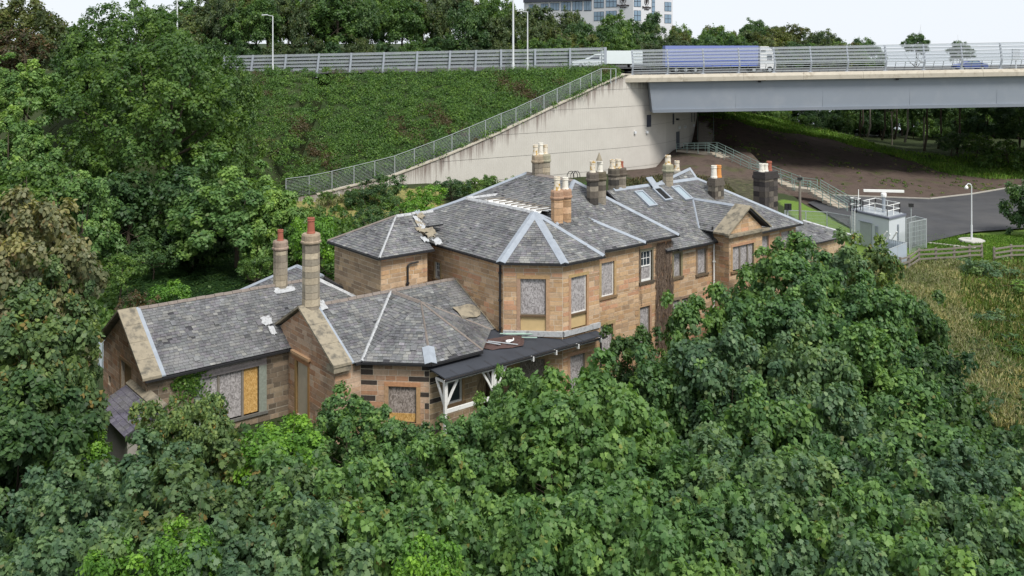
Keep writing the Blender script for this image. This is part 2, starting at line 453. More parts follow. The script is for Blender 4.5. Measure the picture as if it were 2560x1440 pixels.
def clip(poly, edges):
    """Sutherland-Hodgman: 2D polygon against half-planes (px,py,nx,ny) keeping (p-q).n >= 0"""
    for (qx, qy, nx, ny) in edges:
        out = []; n = len(poly)
        if n == 0: return poly
        for i in range(n):
            a, b = poly[i], poly[(i + 1) % n]
            da = (a[0] - qx) * nx + (a[1] - qy) * ny; db = (b[0] - qx) * nx + (b[1] - qy) * ny
            if da >= 0: out.append(a)
            if (da >= 0) != (db >= 0):
                k = da / (da - db); out.append((a[0] + (b[0] - a[0]) * k, a[1] + (b[1] - a[1]) * k))
        poly = out
    return poly
def half_planes(poly):
    cx = sum(p[0] for p in poly) / len(poly); cy = sum(p[1] for p in poly) / len(poly); out = []
    for i in range(len(poly)):
        a, b = poly[i], poly[(i + 1) % len(poly)]
        nx, ny = -(b[1] - a[1]), b[0] - a[0]
        if (cx - a[0]) * nx + (cy - a[1]) * ny < 0: nx, ny = -nx, -ny
        out.append((a[0], a[1], nx, ny))
    return out
def area2(p):
    return abs(sum(p[i][0] * p[(i + 1) % len(p)][1] - p[(i + 1) % len(p)][0] * p[i][1] for i in range(len(p)))) / 2

# ------------------------------------------------------------------ terrain
def lerp_tab(tab, x):
    if x <= tab[0][0]: return tab[0][1]
    for (a, p), (b, q) in zip(tab, tab[1:]):
        if x <= b: return p + (q - p) * (x - a) / (b - a)
    return tab[-1][1]
def sst(a, b, x):
    t = min(1, max(0, (x - a) / (b - a))); return t * t * (3 - 2 * t)
# retaining wall: photo column, distance, row of its top, row of its foot
WALL = [(715, 105, 497, 500), (790, 106.5, 487, 505), (980, 110, 440, 462), (1110, 113, 391, 462), (1240, 117, 335, 456), (1380, 121.5, 268, 446), (1500, 126, 212, 436),
        (1560, 128.6, 186, 426), (1625, 132.0, 188, 408), (1665, 135.5, 190, 392), (1695, 139.5, 192, 378), (1722, 144, 194, 374), (1742, 150, 197, 372)]
WTAB = []
for px, Y, yt, yb in WALL:
    a, b = P(px, yt, Y), P(px, yb, Y)
    WTAB.append((a.x, Y, a.z, b.z))
YW = [(r[0], r[1]) for r in WTAB]; ZT = [(r[0], r[2]) for r in WTAB]; ZB = [(r[0], r[3]) for r in WTAB]
ROAD_Z, ROAD_Y = 16.3, 133.0
def grade(x): return 0.0165 * (x - 13.0)
BANK0 = [(18, 142), (26, 143), (30, 139), (33, 128), (42, 121), (53, 120), (70, 130), (120, 150)]
BANK1 = [(18, 152), (30, 151), (34, 151), (41, 155), (52, 160), (59, 152), (64, 138), (70, 134.5), (120, 155)]
BANKZ = [(18, 9), (30, 9), (34, 8.3), (41, 6.1), (52, 4.0), (59, 2.5), (64, 0.9), (70, 0.4), (130, 0.3)]
def bump(x, y):
    return 0.18 * math.sin(x * 0.31 + 1.3) * math.sin(y * 0.27) + 0.1 * math.sin(x * 0.83 + y * 0.6)
def ground_z(x, y):
    if x < 28:
        yw = lerp_tab(YW, x); zb = lerp_tab(ZB, x)
        if x < WTAB[0][0]: zb = lerp_tab(ZB, WTAB[0][0]) + 0.10 * min(60, WTAB[0][0] - x) * sst(0, 30, WTAB[0][0] - x)
        t = sst(74, yw, y)
        z = zb * t
        if x < WTAB[0][0] + 1: z += max(0, (y - 100)) * 0.42 * sst(100, 112, y) if y < 133 else 33 * 0.42
        z = min(z, ROAD_Z)
        zl = z
    if x > 18:
        # bank under the bridge: falls away to the right; grass hill beyond its crest
        yb = lerp_tab(BANK0, x); yc = lerp_tab(BANK1, x); zc = lerp_tab(BANKZ, x)
        t = min(1, max(0, (y - yb) / (yc - yb)))
        zr = zc * (t ** 1.1) + 0.075 * min(18, max(0, y - yc))
        zr += 0.16 * math.sin(x * 0.9 + y * 0.5) * math.sin(y * 0.75 - x * 0.3) * sst(yb, yb + 6, y)
        if y > 190: zr = min(zr, 1.0) - 0.06 * (min(y, 300) - 190)
        if x < 36: zr = max(zr, lerp_tab([(84, 0), (100, 0.6), (112, 1.5), (122, 2.6), (130, 3.8), (138, 4.5)], y) * (1 - sst(30, 40, x - (y - 110) * 0.15)))
        if x < 28:
            k = sst(18, 28, x); z = zl * (1 - k) + zr * k
        else: z = zr
    flat = sst(60, 80, math.hypot(x - 3, (y - 57) * 1.0) + 40)   # calm round the house
    near_yard = sst(34, 40, x) * sst(80, 86, y) * (1 - sst(116, 124, y))
    return z + bump(x, y) * 0.8 * (1 - near_yard) * (0.4 + 0.6 * flat)
def bank_z(x, y):
    yw = lerp_tab(YW, x); zt = lerp_tab(ZT, x)
    t = min(1, max(0, (y - yw) / (ROAD_Y - 0.5 - yw)))
    return zt - 0.15 + (ROAD_Z + grade(x) - zt) * t + 0.10 * math.sin(x * .9) * math.sin(y * 1.1)
def grid(name, xs, ys, fz, mat):
    nx, ny = len(xs), len(ys)
    vs = [(x, y, fz(x, y)) for y in ys for x in xs]
    fs = [(j * nx + i, j * nx + i + 1, (j + 1) * nx + i + 1, (j + 1) * nx + i) for j in range(ny - 1) for i in range(nx - 1)]
    me = bpy.data.meshes.new(name); me.from_pydata(vs, [], fs)
    me.polygons.foreach_set('use_smooth', [True] * len(me.polygons))
    me.materials.append(MATS[mat]); me.update()
    o = bpy.data.objects.new(name, me); link(o)
    return struct(o)

# one ground sheet: soil, brown bare bank, green and straw-coloured grass by place
m, nt = new_mat('ground')
g = nt.nodes.new('ShaderNodeNewGeometry')
f1 = wnoise(nt, 0.25, 6, 0.65); f2 = wnoise(nt, 1.6, 6, 0.7); f3 = wnoise(nt, 9.0, 4, 0.7)
a = nt.nodes.new('ShaderNodeAttribute'); a.attribute_name = 'cover'
sep = nt.nodes.new('ShaderNodeSeparateColor'); nt.links.new(a.outputs['Color'], sep.inputs[0])
def wob(v, amt=0.7):
    ad = nt.nodes.new('ShaderNodeMath'); ad.operation = 'MULTIPLY_ADD'
    nt.links.new(f2, ad.inputs[0]); ad.inputs[1].default_value = amt; nt.links.new(v, ad.inputs[2])
    return rng_map(nt, ad.outputs[0], 0.5 + amt / 2 - 0.13, 0.5 + amt / 2 + 0.13)
soil = mixc(nt, f1, (0.028, 0.04, 0.018), (0.05, 0.058, 0.028))
soil = mixc(nt, f3, soil, (0.035, 0.05, 0.02))
bare = mixc(nt, f2, (0.075, 0.056, 0.047), (0.115, 0.087, 0.073))
bare = mixc(nt, rng_map(nt, f3, 0.55, 0.75, 0, 0.6), bare, (0.15, 0.12, 0.10))
bare = mixc(nt, rng_map(nt, f1, 0.55, 0.68, 0, 0.75), bare, (0.075, 0.085, 0.035))
f5 = wnoise(nt, 0.7, 6, 0.75)
bare = mixc(nt, rng_map(nt, f5, 0.5, 0.66, 0, 0.7), bare, (0.045, 0.034, 0.03))
grass = mixc(nt, f2, (0.075, 0.135, 0.025), (0.13, 0.20, 0.04))
grass = mixc(nt, rng_map(nt, f3, 0.5, 0.75, 0, 0.5), grass, (0.21, 0.25, 0.07))
straw = mixc(nt, f2, (0.15, 0.17, 0.05), (0.30, 0.245, 0.10))
c = mixc(nt, wob(sep.outputs[0]), soil, bare)
c = mixc(nt, wob(sep.outputs[1]), c, grass)
c = mixc(nt, wob(sep.outputs[2]), c, straw)
finish(nt, c, 0.97, 0.1, bump=f3, bdist=0.08, bstr=0.7)

xs = sorted(set([-700, -400, -250, -160] + [x for x in np.arange(-120, 150.1, 2.0)] + [190, 260, 400, 700]))
ys = sorted(set([-60, -30, 0, 12] + [y for y in np.arange(20, 201, 2.0)] + [230, 280, 400, 700, 1300, 2400]))
def gz(x, y):
    z = ground_z(x, y)
    if y > 132 and x < 21: z = ROAD_Z - 1.4 if x < 11 else 2.0           # the embankment's inside
    yw = lerp_tab(YW, x)
    if WTAB[0][0] - 2 < x < 22 and y > yw + 1: z = min(z, lerp_tab(ZB, x) - 1.0) if y < 133 else z
    if WTAB[0][0] - 2 < x < 22 and 128 < y <= 133: z = lerp_tab(ZB, x) - 1.0
    if x < WTAB[0][0] and y > 133: z = ROAD_Z - 1.0
    return z
ground = grid('ground', xs, ys, gz, 'ground')
me = ground.data
at = me.attributes.new('cover', 'FLOAT_COLOR', 'POINT')
cols = np.zeros((len(me.vertices), 4), dtype=np.float32); cols[:, 3] = 1
for i, vtx in enumerate(me.vertices):
    x, y = vtx.co.x, vtx.co.y
    bare_k = grass_k = straw_k = 0.0
    if x > 16 and 112 < y < 190:
        crest = lerp_tab(BANK1, x)
        bare_k = sst(112, 116, y) * (1 - sst(crest - 2, crest + 3, y)); grass_k = 1.3 * sst(crest - 2, crest + 3, y)
    if 14 < x < 36 and 90 < y < 132 and x < 27 + (y - 105) * 0.45:
        grass_k = 0.36; bare_k = 0.5 + 0.3 * sst(118, 126, y); grass_k *= 1 - 0.8 * sst(121, 128, y)
    if x > 30 and 40 < y < 112 and x < 90:
        straw_k = 0.75 if y < 86 else 0.0; grass_k = 1.0 if y >= 86 else 0.45
    if -26 < x < -6 and 92 < y < 110: straw_k = 0.62; grass_k = 0.4
    if x > 60 and y < 112: grass_k, straw_k = 0.8, 0.5
    if y > 184 or (x > 50 and y > lerp_tab(BANK1, x) + 11): grass_k *= 0.0; bare_k = 0.0
    cols[i, :3] = (bare_k, grass_k, straw_k)
at.data.foreach_set('color', cols.ravel())

# the road embankment behind the retaining wall
m, nt = new_mat('bank_soil')
f2 = wnoise(nt, 1.2, 5, 0.7)
finish(nt, mixc(nt, f2, (0.02, 0.036, 0.014), (0.045, 0.062, 0.026)), 0.97, 0.1)
vs, fs = [], []
bx = list(np.arange(WTAB[0][0], 14.6, 1.0)); NT = 22
for x in bx:
    yw = lerp_tab(YW, x)
    for k in range(NT + 1):
        y = yw + 0.25 + (ROAD_Y - 0.3 - yw) * k / NT
        vs.append((x, y, bank_z(x, y)))
for i in range(len(bx) - 1):
    for k in range(NT):
        a0 = i * (NT + 1) + k
        fs.append((a0, a0 + NT + 1, a0 + NT + 2, a0 + 1))
me = bpy.data.meshes.new('embankment'); me.from_pydata(vs, [], fs); me.materials.append(MATS['bank_soil']); me.update()
struct(link(bpy.data.objects.new('embankment', me)))
b = MB(); b.add([(-220, 132.4, ROAD_Z + grade(-220) - 0.02), (19.5, 132.4, ROAD_Z + grade(19.5) - 0.02), (19.5, 158, ROAD_Z + grade(19.5) - 0.02), (-220, 158, ROAD_Z + grade(-220) - 0.02)], [(0, 1, 2, 3)])
struct(b.build('road', 'road_asphalt'))
# ground behind the road, where the woods stand
b = MB(); b.add([(-300, 157, ROAD_Z - 3), (24, 157, ROAD_Z - 0.3), (24, 175, ROAD_Z + 0.3), (60, 230, ROAD_Z - 2), (60, 330, ROAD_Z + 4), (-300, 330, ROAD_Z + 4)], [(0, 1, 2, 3, 4, 5)])
struct(b.build('woodland_ground', 'bank_soil'))

# the firth beyond the trees
m, nt = new_mat('water')
wv = wnoise(nt, 0.35, 4, 0.6)
finish(nt, (0.16, 0.20, 0.23), 0.12, 0.5, bump=wv, bdist=0.2, bstr=0.25)
b = MB(); b.face([(38, 205, 1.2), (1500, 205, 1.2), (1500, 2900, 1.2), (38, 2900, 1.2)]); struct(b.build('estuary_water', 'water'))
# ------------------------------------------------------------------ retaining wall of ribbed concrete
rw = empty('retaining_wall', (WTAB[6][0], WTAB[6][1], WTAB[6][3]), 'tall ribbed concrete retaining wall with sloping top under the bridge end', 'retaining wall')
fine = []
for (r0, r1) in zip(WTAB, WTAB[1:]):
    n = max(1, int(math.hypot(r1[0] - r0[0], r1[1] - r0[1]) / 0.16))
    for k in range(n): fine.append(tuple(r0[j] + (r1[j] - r0[j]) * k / n for j in range(4)))
fine.append(WTAB[-1])
JOINTS = [5.6, 8.4, 11.2, 13.6]          # lifts of the concrete
zl = [-1.5, 2.8, 5.6, 8.4, 11.2, 13.6, 30]
vs, fs, drop = [], [], []
for lev in range(len(zl) - 1):
    base = len(vs); z0, z1 = zl[lev], zl[lev + 1]
    idx = []
    for i, r in enumerate(fine):
        rib = 0.05 if (i % 2 and r[0] < 16.5) else 0.0
        lo = max(r[3] - 1.2, z0 + 0.022); hi = min(r[2], z1 - 0.022)
        if hi <= lo: idx.append(None); continue
        j = len(vs); vs.append((r[0], r[1] - rib, lo)); vs.append((r[0], r[1] - rib, hi)); idx.append(j)
        drop += [r[2] - lo, r[2] - hi]
        if hi - lo > 1.6:
            pass
    for p_, q_ in zip(idx, idx[1:]):
        if p_ is not None and q_ is not None: fs.append((p_, q_, q_ + 1, p_ + 1))
me = bpy.data.meshes.new('wall_face'); me.from_pydata(vs, [], fs)
at = me.attributes.new('drop', 'FLOAT', 'POINT'); at.data.foreach_set('value', np.array(drop, dtype=np.float32))
me.materials.append(MATS['concrete']); me.update()
wf = bpy.data.objects.new('wall_face', me); link(wf, rw)
simple('concrete_body', (0.30, 0.28, 0.25), 0.9)
b = MB()
for r0, r1 in zip(WTAB, WTAB[1:]):
    vs = []
    for r in (r0, r1):
        vs += [(r[0], r[1] + 0.035, r[3] - 1.3), (r[0] - 0.1, r[1] + 0.6, r[3] - 1.3), (r[0] - 0.1, r[1] + 0.6, r[2] - 0.03), (r[0], r[1] + 0.035, r[2] - 0.03)]
    b.add(vs, [(0, 1, 5, 4), (1, 2, 6, 5), (2, 3, 7, 6), (3, 0, 4, 7), (0, 3, 2, 1), (4, 5, 6, 7)])
b.build('wall_core', 'concrete_body', rw)
b = MB()
for r0, r1 in zip(WTAB[1:8], WTAB[2:9]):
    b.bar((r0[0], r0[1] + 0.25, r0[2] + 0.04), (r1[0], r1[1] + 0.25, r1[2] + 0.04), 0.75, 0.16)
b.build('coping', 'plinth', rw)
def wall_pt(px, py):
    for (p0, Y0, _, _), (p1, Y1, _, _) in zip(WALL, WALL[1:]):
        if p0 <= px <= p1: 
            Y = Y0 + (Y1 - Y0) * (px - p0) / (p1 - p0); d = Vector((P(p1, 0, Y1).x - P(p0, 0, Y0).x, Y1 - Y0, 0)).normalized()
            return P(px, py, Y), d
def wall_plate(name, px, y0, y1, w, mat, dep=0.06, parent=rw):
    a, d = wall_pt(px, y0); c2, _ = wall_pt(px, y1); n = Vector((d.y, -d.x, 0))
    b = MB(); b.obox((a + c2) / 2 + n * 0.04, d * w / 2, n * dep / 2, (0, 0, (a.z - c2.z) / 2)); return b.build(name, mat, parent)
wall_plate('vent', 1622, 287, 317, 0.85, 'hotel_dark'); wall_plate('vent', 1683, 284, 311, 0.5, 'hotel_dark')
wall_plate('vent', 1729, 282, 305, 0.4, 'hotel_dark'); wall_plate('vent', 1735, 282, 304, 0.4, 'hotel_dark')
wall_plate('door', 1694, 329, 372, 1.3, 'girder_dark')
for px, py in ((1586, 331), (1616, 330), (1697, 319), (1711, 317), (1733, 313)):
    o = wall_plate('wall_lamp', px, py - 3, py + 3, 0.32, 'lamp_steel', 0.45)
wall_plate('speaker', 1691, 296, 300, 0.5, 'black_iron', 0.7)

# fence along the sloping wall top
ff = empty('wire_fence', (WTAB[0][0], WTAB[0][1], WTAB[0][2]), 'galvanised wire mesh fence climbing the sloping top of the concrete wall', 'fence')
fpx = [715, 773, 830, 885, 937, 987, 1036, 1085, 1130, 1173, 1214, 1253, 1290, 1327, 1360, 1393, 1425, 1451, 1479, 1503]
tops = []
for px in fpx:
    Y = lerp_tab([(r[0], r[1]) for r in WALL], px) + 0.35; yt = lerp_tab([(r[0], r[2]) for r in WALL], px)
    p0 = P(px, yt, Y); h = 2.25 if px < 1290 else 2.1
    p1 = p0 + Vector((0, 0, h)); tops.append((p0, p1))
    MB().bar(p0 - Vector((0, 0, .1)), p1, 0.085, 0.085).build('post', 'galvanised', ff)
for (a0, a1), (b0, b1) in zip(tops, tops[1:]):
    b = MB().bar(a1, b1, 0.06, 0.06); b.build('rail', 'galvanised', ff)
    b = MB()
    for k in range(13):
        t = 0.04 + 0.93 * k / 13
        b.bar(a0.lerp(a1, t), b0.lerp(b1, t), 0.022, 0.022)
    b.build('wire_panel', 'galvanised', ff)
p = tops[-1]
for dx in (1.3, 2.0):
    MB().bar(p[0] + Vector((dx, 0.2, 0.1)), p[0] + Vector((dx, 0.2, 2.1)), 0.09).build('post', 'galvanised', ff)
MB().bar(p[1], p[0] + Vector((2.0, 0.2, 2.1)), 0.06).build('rail', 'galvanised', ff)

# ------------------------------------------------------------------ bridge
BX0, BX1, BY = P(1560, 190, 129).x, 150.0, 129.0
br = empty('road_bridge', (BX0, BY, 9.5), 'road bridge with deep grey steel girder and concrete edge beam', 'bridge')
def bz(py, px=1600): return P(px, py, BY).z
def gpt(x, y, z): return Vector((x, y, z + grade(x) - grade(BX0)))
def gprism(prof, x0, x1):
    b = MB(); n = len(prof)
    vs = [gpt(x0, y, z) for y, z in prof] + [gpt(x1, y, z) for y, z in prof]
    fs = [tuple(range(n)), tuple(range(2 * n - 1, n - 1, -1))] + [(i, n + i, n + (i + 1) % n, (i + 1) % n) for i in range(n)]
    b.add(vs, fs); return b
zt, zb_, zg = bz(188), bz(206), bz(284, 1635)
for k in range(16):                      # cast edge beam in lengths
    x0 = BX0 + k * 8.2; x1 = min(BX1, x0 + 8.17)
    if x0 < BX1: gprism([(BY - 0.25, zb_), (BY + 0.9, zb_), (BY + 0.9, zt), (BY - 0.02, zt), (BY - 0.28, zt - 0.42)], x0, x1).build('edge_beam', 'plinth', br)
gx0 = P(1624, 206, BY).x
web = MB(); xl, xr = gx0, BX1
prof = [(BY + 0.5, zb_ - 0.01), (BY + 0.75, zg + 0.45), (BY + 0.55, zg + 0.45), (BY + 0.62, zg), (BY + 3.4, zg - 0.02), (BY + 3.4, zb_ - 0.01)]
n = len(prof); vs = []
for x, skew in ((xl, 0.55), (xr, 0)):
    for y, z in prof: vs.append(gpt(x + skew * (zb_ - z) / (zb_ - zg), y, z))
web.add(vs, [tuple(range(n)), tuple(range(2 * n - 1, n - 1, -1))] + [(i, n + i, n + (i + 1) % n, (i + 1) % n) for i in range(n)])
web.build('girder', 'girder_grey', br)
for k in range(1, 8):
    x = gx0 + k * 12.0
    MB().bar(gpt(x, BY + 0.505 + 0.03, zb_ - 0.1), gpt(x, BY + 0.73, zg + 0.5), 0.03, 0.05, (0, 1, 0)).build('web_seam', 'girder_grey', br)
gprism([(BY + 0.9, zb_ + 0.05), (BY + 26.5, zb_ + 0.05), (BY + 26.5, zt - 0.25), (BY + 0.9, zt - 0.25)], BX0, BX1).build('deck', 'road_asphalt', br)
gprism([(BY + 22.5, zg + 0.3), (BY + 25.5, zg + 0.3), (BY + 25.8, zb_ + 0.04), (BY + 22.2, zb_ + 0.04)], gx0 + 3, BX1).build('girder', 'girder_dark', br)
for k in range(14):
    x = gx0 + 4 + k * 7.5
    MB().add([gpt(x, BY + 3.3, zb_ - 0.6), gpt(x + .4, BY + 3.3, zb_ - 0.6), gpt(x + .4, BY + 22.5, zb_ - 0.6), gpt(x, BY + 22.5, zb_ - 0.6),
              gpt(x, BY + 3.3, zb_ + .04), gpt(x + .4, BY + 3.3, zb_ + .04), gpt(x + .4, BY + 22.5, zb_ + .04), gpt(x, BY + 22.5, zb_ + .04)],
             [(3, 2, 1, 0), (4, 5, 6, 7), (0, 1, 5, 4), (1, 2, 6, 5), (2, 3, 7, 6), (3, 0, 4, 7)]).build('cross_beam', 'girder_dark', br)
for k in range(2):
    x = P((1900, 2245)[k], 0, BY).x
    b = MB(); b.lathe(gpt(x, BY + 0.2, zb_ - 0.32), [(0.12, 0), (0.22, 0.06), (0.22, 0.22), (0.05, 0.3)], 8); b.bar(gpt(x, BY + 0.25, zb_ - 0.12), gpt(x + 0.9, BY + 0.4, zb_ - 0.06), 0.07)
    b.build('under_deck_light', 'black_iron', br)
# wind shield on the bridge: kinked posts, clear louvres above, steel rails below
ws = empty('wind_shield', (BX0 + 1, BY + 0.4, zt), 'bridge wind shield of kinked grey posts with clear louvres and low steel rails', 'wind shield')
ppx = [1580, 1668, 1757, 1846, 1934, 2025, 2117, 2212, 2308, 2402, 2500, 2600, 2700]
def ws_pts(px):
    Y = BY + 0.45; x = P(px, 150, Y).x; tot = 3.45 + 0.2 * (px - 1580) / 1000
    b0 = gpt(x, Y, zt - 0.02); b1 = b0 + Vector((0.12, -0.28, 1.25)); b2 = b1 + Vector((-0.16, 0.25, tot - 1.25))
    return b0, b1, b2
prev = None
for px in ppx:
    q = ws_pts(px)
    b = MB(); b.bar(q[0], q[1], 0.22, 0.2, (0, 1, 0)); b.bar(q[1] - Vector((0, 0, .05)), q[2], 0.2, 0.17, (0, 1, 0)); b.obox(q[0] + Vector((0, 0, .03)), (.3, 0, 0), (0, .25, 0), (0, 0, .05))
    b.build('post', 'post_grey', ws)
    if prev:
        for k in range(5):
            t = 0.06 + 0.2 * k; t2 = t + 0.135
            off = Vector((0, -0.16, 0.0))
            a0, a1 = prev[1].lerp(prev[2], t), prev[1].lerp(prev[2], t2); c0, c1 = q[1].lerp(q[2], t), q[1].lerp(q[2], t2)
            MB().prism([a0 + off, c0 + off, c1, a1], (0, 0.02, 0.015)).build('louvre', 'louvre', ws)
            MB().bar(a1 + Vector((0, 0, .02)), c1 + Vector((0, 0, .02)), 0.045, 0.035).build('louvre_rail', 'galvanised', ws)
        for k, (t, w) in enumerate(((0.22, .09), (0.5, .1), (0.76, .1), (1.0, .14))):
            MB().bar(prev[0].lerp(prev[1], t), q[0].lerp(q[1], t), w, w * 0.9).build('rail', 'galvanised', ws)
        for k in range(1, 4):
            b = MB(); b0 = prev[0].lerp(q[0], k / 4); b1 = prev[1].lerp(q[1], k / 4)
            b.bar(b0, b1, 0.07, 0.05, (0, 1, 0)); b.obox(b0 + Vector((0, 0, .06)), (.16, 0, 0), (0, .12, 0), (0, 0, .06))
            b.build('rail_bracket', 'girder_dark', ws)
    prev = q
# wind shield along the embankment
we = empty('wind_shield', (-12, ROAD_Y, ROAD_Z), 'straight wind shield of clear louvres on grey posts above the gorse bank', 'wind shield')
epx = [560, 632, 715, 797, 878, 960, 1043, 1125, 1190, 1253, 1338, 1425, 1513]
prev = None
for i, px in enumerate(epx):
    x = P(px, 130, ROAD_Y).x; lean = -0.16 * (1 - i / 12.0) * (i < 9)
    q0 = Vector((x + lean * 2, ROAD_Y, ROAD_Z + grade(x) - 0.6)); q1 = Vector((x - lean, ROAD_Y, P(px, lerp_tab([(560, 139), (1513, 118)], px), ROAD_Y).z))
    fw = Vector((0, -.3, 0)); MB().bar(q0 + fw, q1 + fw, 0.27 if px < 1513 else 0.36, 0.2, (0, 1, 0)).build('post', 'post_grey', we)
    if prev:
        for k in range(5):
            z1 = 0.985 - 0.145 * k; z0 = z1 - 0.095
            a0, a1, c0, c1 = prev[0].lerp(prev[1], z0), prev[0].lerp(prev[1], z1), q0.lerp(q1, z0), q0.lerp(q1, z1)
            off = Vector((0, -0.17, 0))
            MB().prism([a0 + off, c0 + off, c1, a1], (0, 0.02, 0.015)).build('louvre', 'louvre', we)
            MB().bar(a1, c1, 0.06, 0.05).build('louvre_rail', 'galvanised', we)
    prev = (q0, q1)

# ================================================================== THE HOUSE
HZ = lambda Z: H - Z
hs = empty('stone_house', UV(0, 3, 0), 'boarded-up derelict sandstone house with many slate roofs and chimneys', 'house')
SLATES, STONES = [], []            # (size in the picture, parent, faces) gathered first, split up at the end
E, R1 = 7.74, 9.75
CAMP = Vector((0, 0, H))

SLATE_PAL = [(0.188, 0.193, 0.200), (0.222, 0.228, 0.221), (0.154, 0.158, 0.162), (0.257, 0.257, 0.238), (0.194, 0.187, 0.200), (0.171, 0.181, 0.178)]
def roof_plane(pts, sw=0.27, ex=0.185, holes=(), pal=SLATE_PAL, light=1.0, slip=0.012, prio=1.0, thick=0.1, name='roof', parent=None, slated=True):
    """pts: house-axis (u,v,z) corners of one planar roof slope; deck, then slates row by row"""
    W = [UV(*p) for p in pts]
    n = (W[1] - W[0]).cross(W[2] - W[0]).normalized()
    if n.z < 0: n = -n
    hd = Vector((0, 0, 1)).cross(n); hd = Vector((1, 0, 0)) if hd.length < 1e-4 else hd.normalized()
    up = n.cross(hd).normalized()
    if up.z < 0: up = -up; hd = -hd
    o = W[0]
    b = MB(); b.prism([p - n * thick for p in W], n * thick)
    roof = b.build(name, 'deck', parent or hs)
    if not slated: return roof, n
    q2 = [((p - o).dot(hd), (p - o).dot(up)) for p in W]
    hp = half_planes(q2)
    s0, s1 = min(p[0] for p in q2), max(p[0] for p in q2); t0, t1 = min(p[1] for p in q2), max(p[1] for p in q2)
    r = 0; t = t0 - 0.03
    while t < t1:
        s = s0 - random.random() * sw - (r % 2) * sw * 0.5
        while s < s1:
            w = sw * random.uniform(0.72, 1.25)
            if random.random() < slip * 0.35: s += w; continue
            dt = random.uniform(-0.012, 0.012)
            sl = random.uniform(0.05, 0.16) if random.random() < slip else 0.0
            rect = [(s + 0.006, t + dt - sl), (s + w - 0.006, t + dt - sl), (s + w - 0.006, t + ex + 0.055), (s + 0.006, t + ex + 0.055)]
            pl = clip(rect, hp)
            if len(pl) > 2 and area2(pl) > 0.006:
                cx = sum(p[0] for p in pl) / len(pl); cy = sum(p[1] for p in pl) / len(pl)
                if not any(h0 < cx < h1 and k0 < cy < k1 for (h0, h1, k0, k1) in holes):
                    lift = 0.034 + random.uniform(-.004, .006) + (0.02 if sl else 0)
                    tl = random.uniform(-.006, .006)
                    top, bot = [], []
                    for (x, y) in pl:
                        hh = lift - (y - t) / (ex + .055) * 0.026 + tl * (x - s) / w
                        base = o + hd * x + up * y
                        top.append(base + n * hh); bot.append(base + n * 0.002)
                    k = len(pl)
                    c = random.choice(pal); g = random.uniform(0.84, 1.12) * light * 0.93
                    if random.random() < 0.035: g *= 1.5
                    if random.random() < 0.03: g *= 0.6
                    cen = o + hd * cx + up * cy
                    d = CAMP - cen
                    size = area2(pl) * max(0.0, n.dot(d.normalized())) / d.length_squared * prio
                    # wound so that the outside faces out
                    vs = top + bot; fs = [tuple(range(k))] + [(i, k + i, k + (i + 1) % k, (i + 1) % k) for i in range(k)]
                    if (top[1] - top[0]).cross(top[2] - top[0]).dot(n) < 0: fs = [tuple(reversed(f)) for f in fs]
                    SLATES.append((size, roof, vs, fs, (c[0] * g, c[1] * g, c[2] * g)))
            s += w
        t += ex; r += 1
    return roof, n

def flashing(p, q, n1, n2, w=0.24, mat='lead', name='flashing', lift=0.05, parent=None, rag=0.0):
    """folded strip over the line p-q where two slopes with normals n1, n2 meet"""
    p, q = UV(*p) if len(p) == 3 and not isinstance(p, Vector) else p, UV(*q) if len(q) == 3 and not isinstance(q, Vector) else q
    d = (q - p).normalized(); out = []
    for n in (n1, n2):
        s = d.cross(n).normalized()
        mid = (n1 + n2).normalized()
        if s.dot(mid) > 0: s = -s
        out.append((s, n))
    mid = (n1 + n2).normalized(); b = MB()
    K = max(1, int((q - p).length / 0.9)) if rag else 1
    for k in range(K):
        a, c = p.lerp(q, k / K), p.lerp(q, (k + 1) / K)
        ww = w * (1 + rag * random.uniform(-1, 1))
        cr0, cr1 = a + mid * (lift + .05), c + mid * (lift + .05)
        for s, n in out:
            e0, e1 = a + s * ww + n * lift, c + s * ww + n * lift
            b.add([cr0, cr1, e1, e0, cr0 - mid * .04, cr1 - mid * .04, e1 - n * .035, e0 - n * .035], [(0, 1, 2, 3), (7, 6, 5, 4), (3, 2, 6, 7), (0, 3, 7, 4), (1, 5, 6, 2)])
    return b.build(name, mat, parent or hs)
def ridge_tiles(p, q, mat='ridge_tile', w=0.12, parent=None, name='ridge', miss=0.0):
    p, q = UV(*p), UV(*q); d = (q - p); L = d.length; d /= L; side = d.cross(Vector((0, 0, 1))).normalized()
    up = side.cross(d); n = int(L / 0.48); b = MB()
    for k in range(n):
        if random.random() < miss: continue
        a, c = p + d * (k * L / n + .01), p + d * ((k + 1) * L / n - .01)
        j = Vector((0, 0, random.uniform(-.012, .012)))
        pr = [-side * w - up * .04, -side * w * .35 + up * .085, side * w * .35 + up * .085, side * w - up * .04]
        vs = [a + x + j for x in pr] + [c + x + j for x in pr]
        g = random.uniform(.8, 1.2)
        b.add(vs, [(0, 4, 5, 1), (1, 5, 6, 2), (2, 6, 7, 3), (0, 1, 2, 3), (7, 6, 5, 4), (3, 7, 4, 0)], (g, g, g))
    return b.build(name, mat, parent or hs)
def gutter(p, q, name='gutter', mat='black_iron', w=0.11):
    p, q = UV(*p), UV(*q)
    return MB().bar(p, q, w, 0.1).build(name, mat, hs)

# ---- roof slopes
roofs = {}
def RP(key, pts, **kw): roofs[key] = roof_plane(pts, **kw)[1]
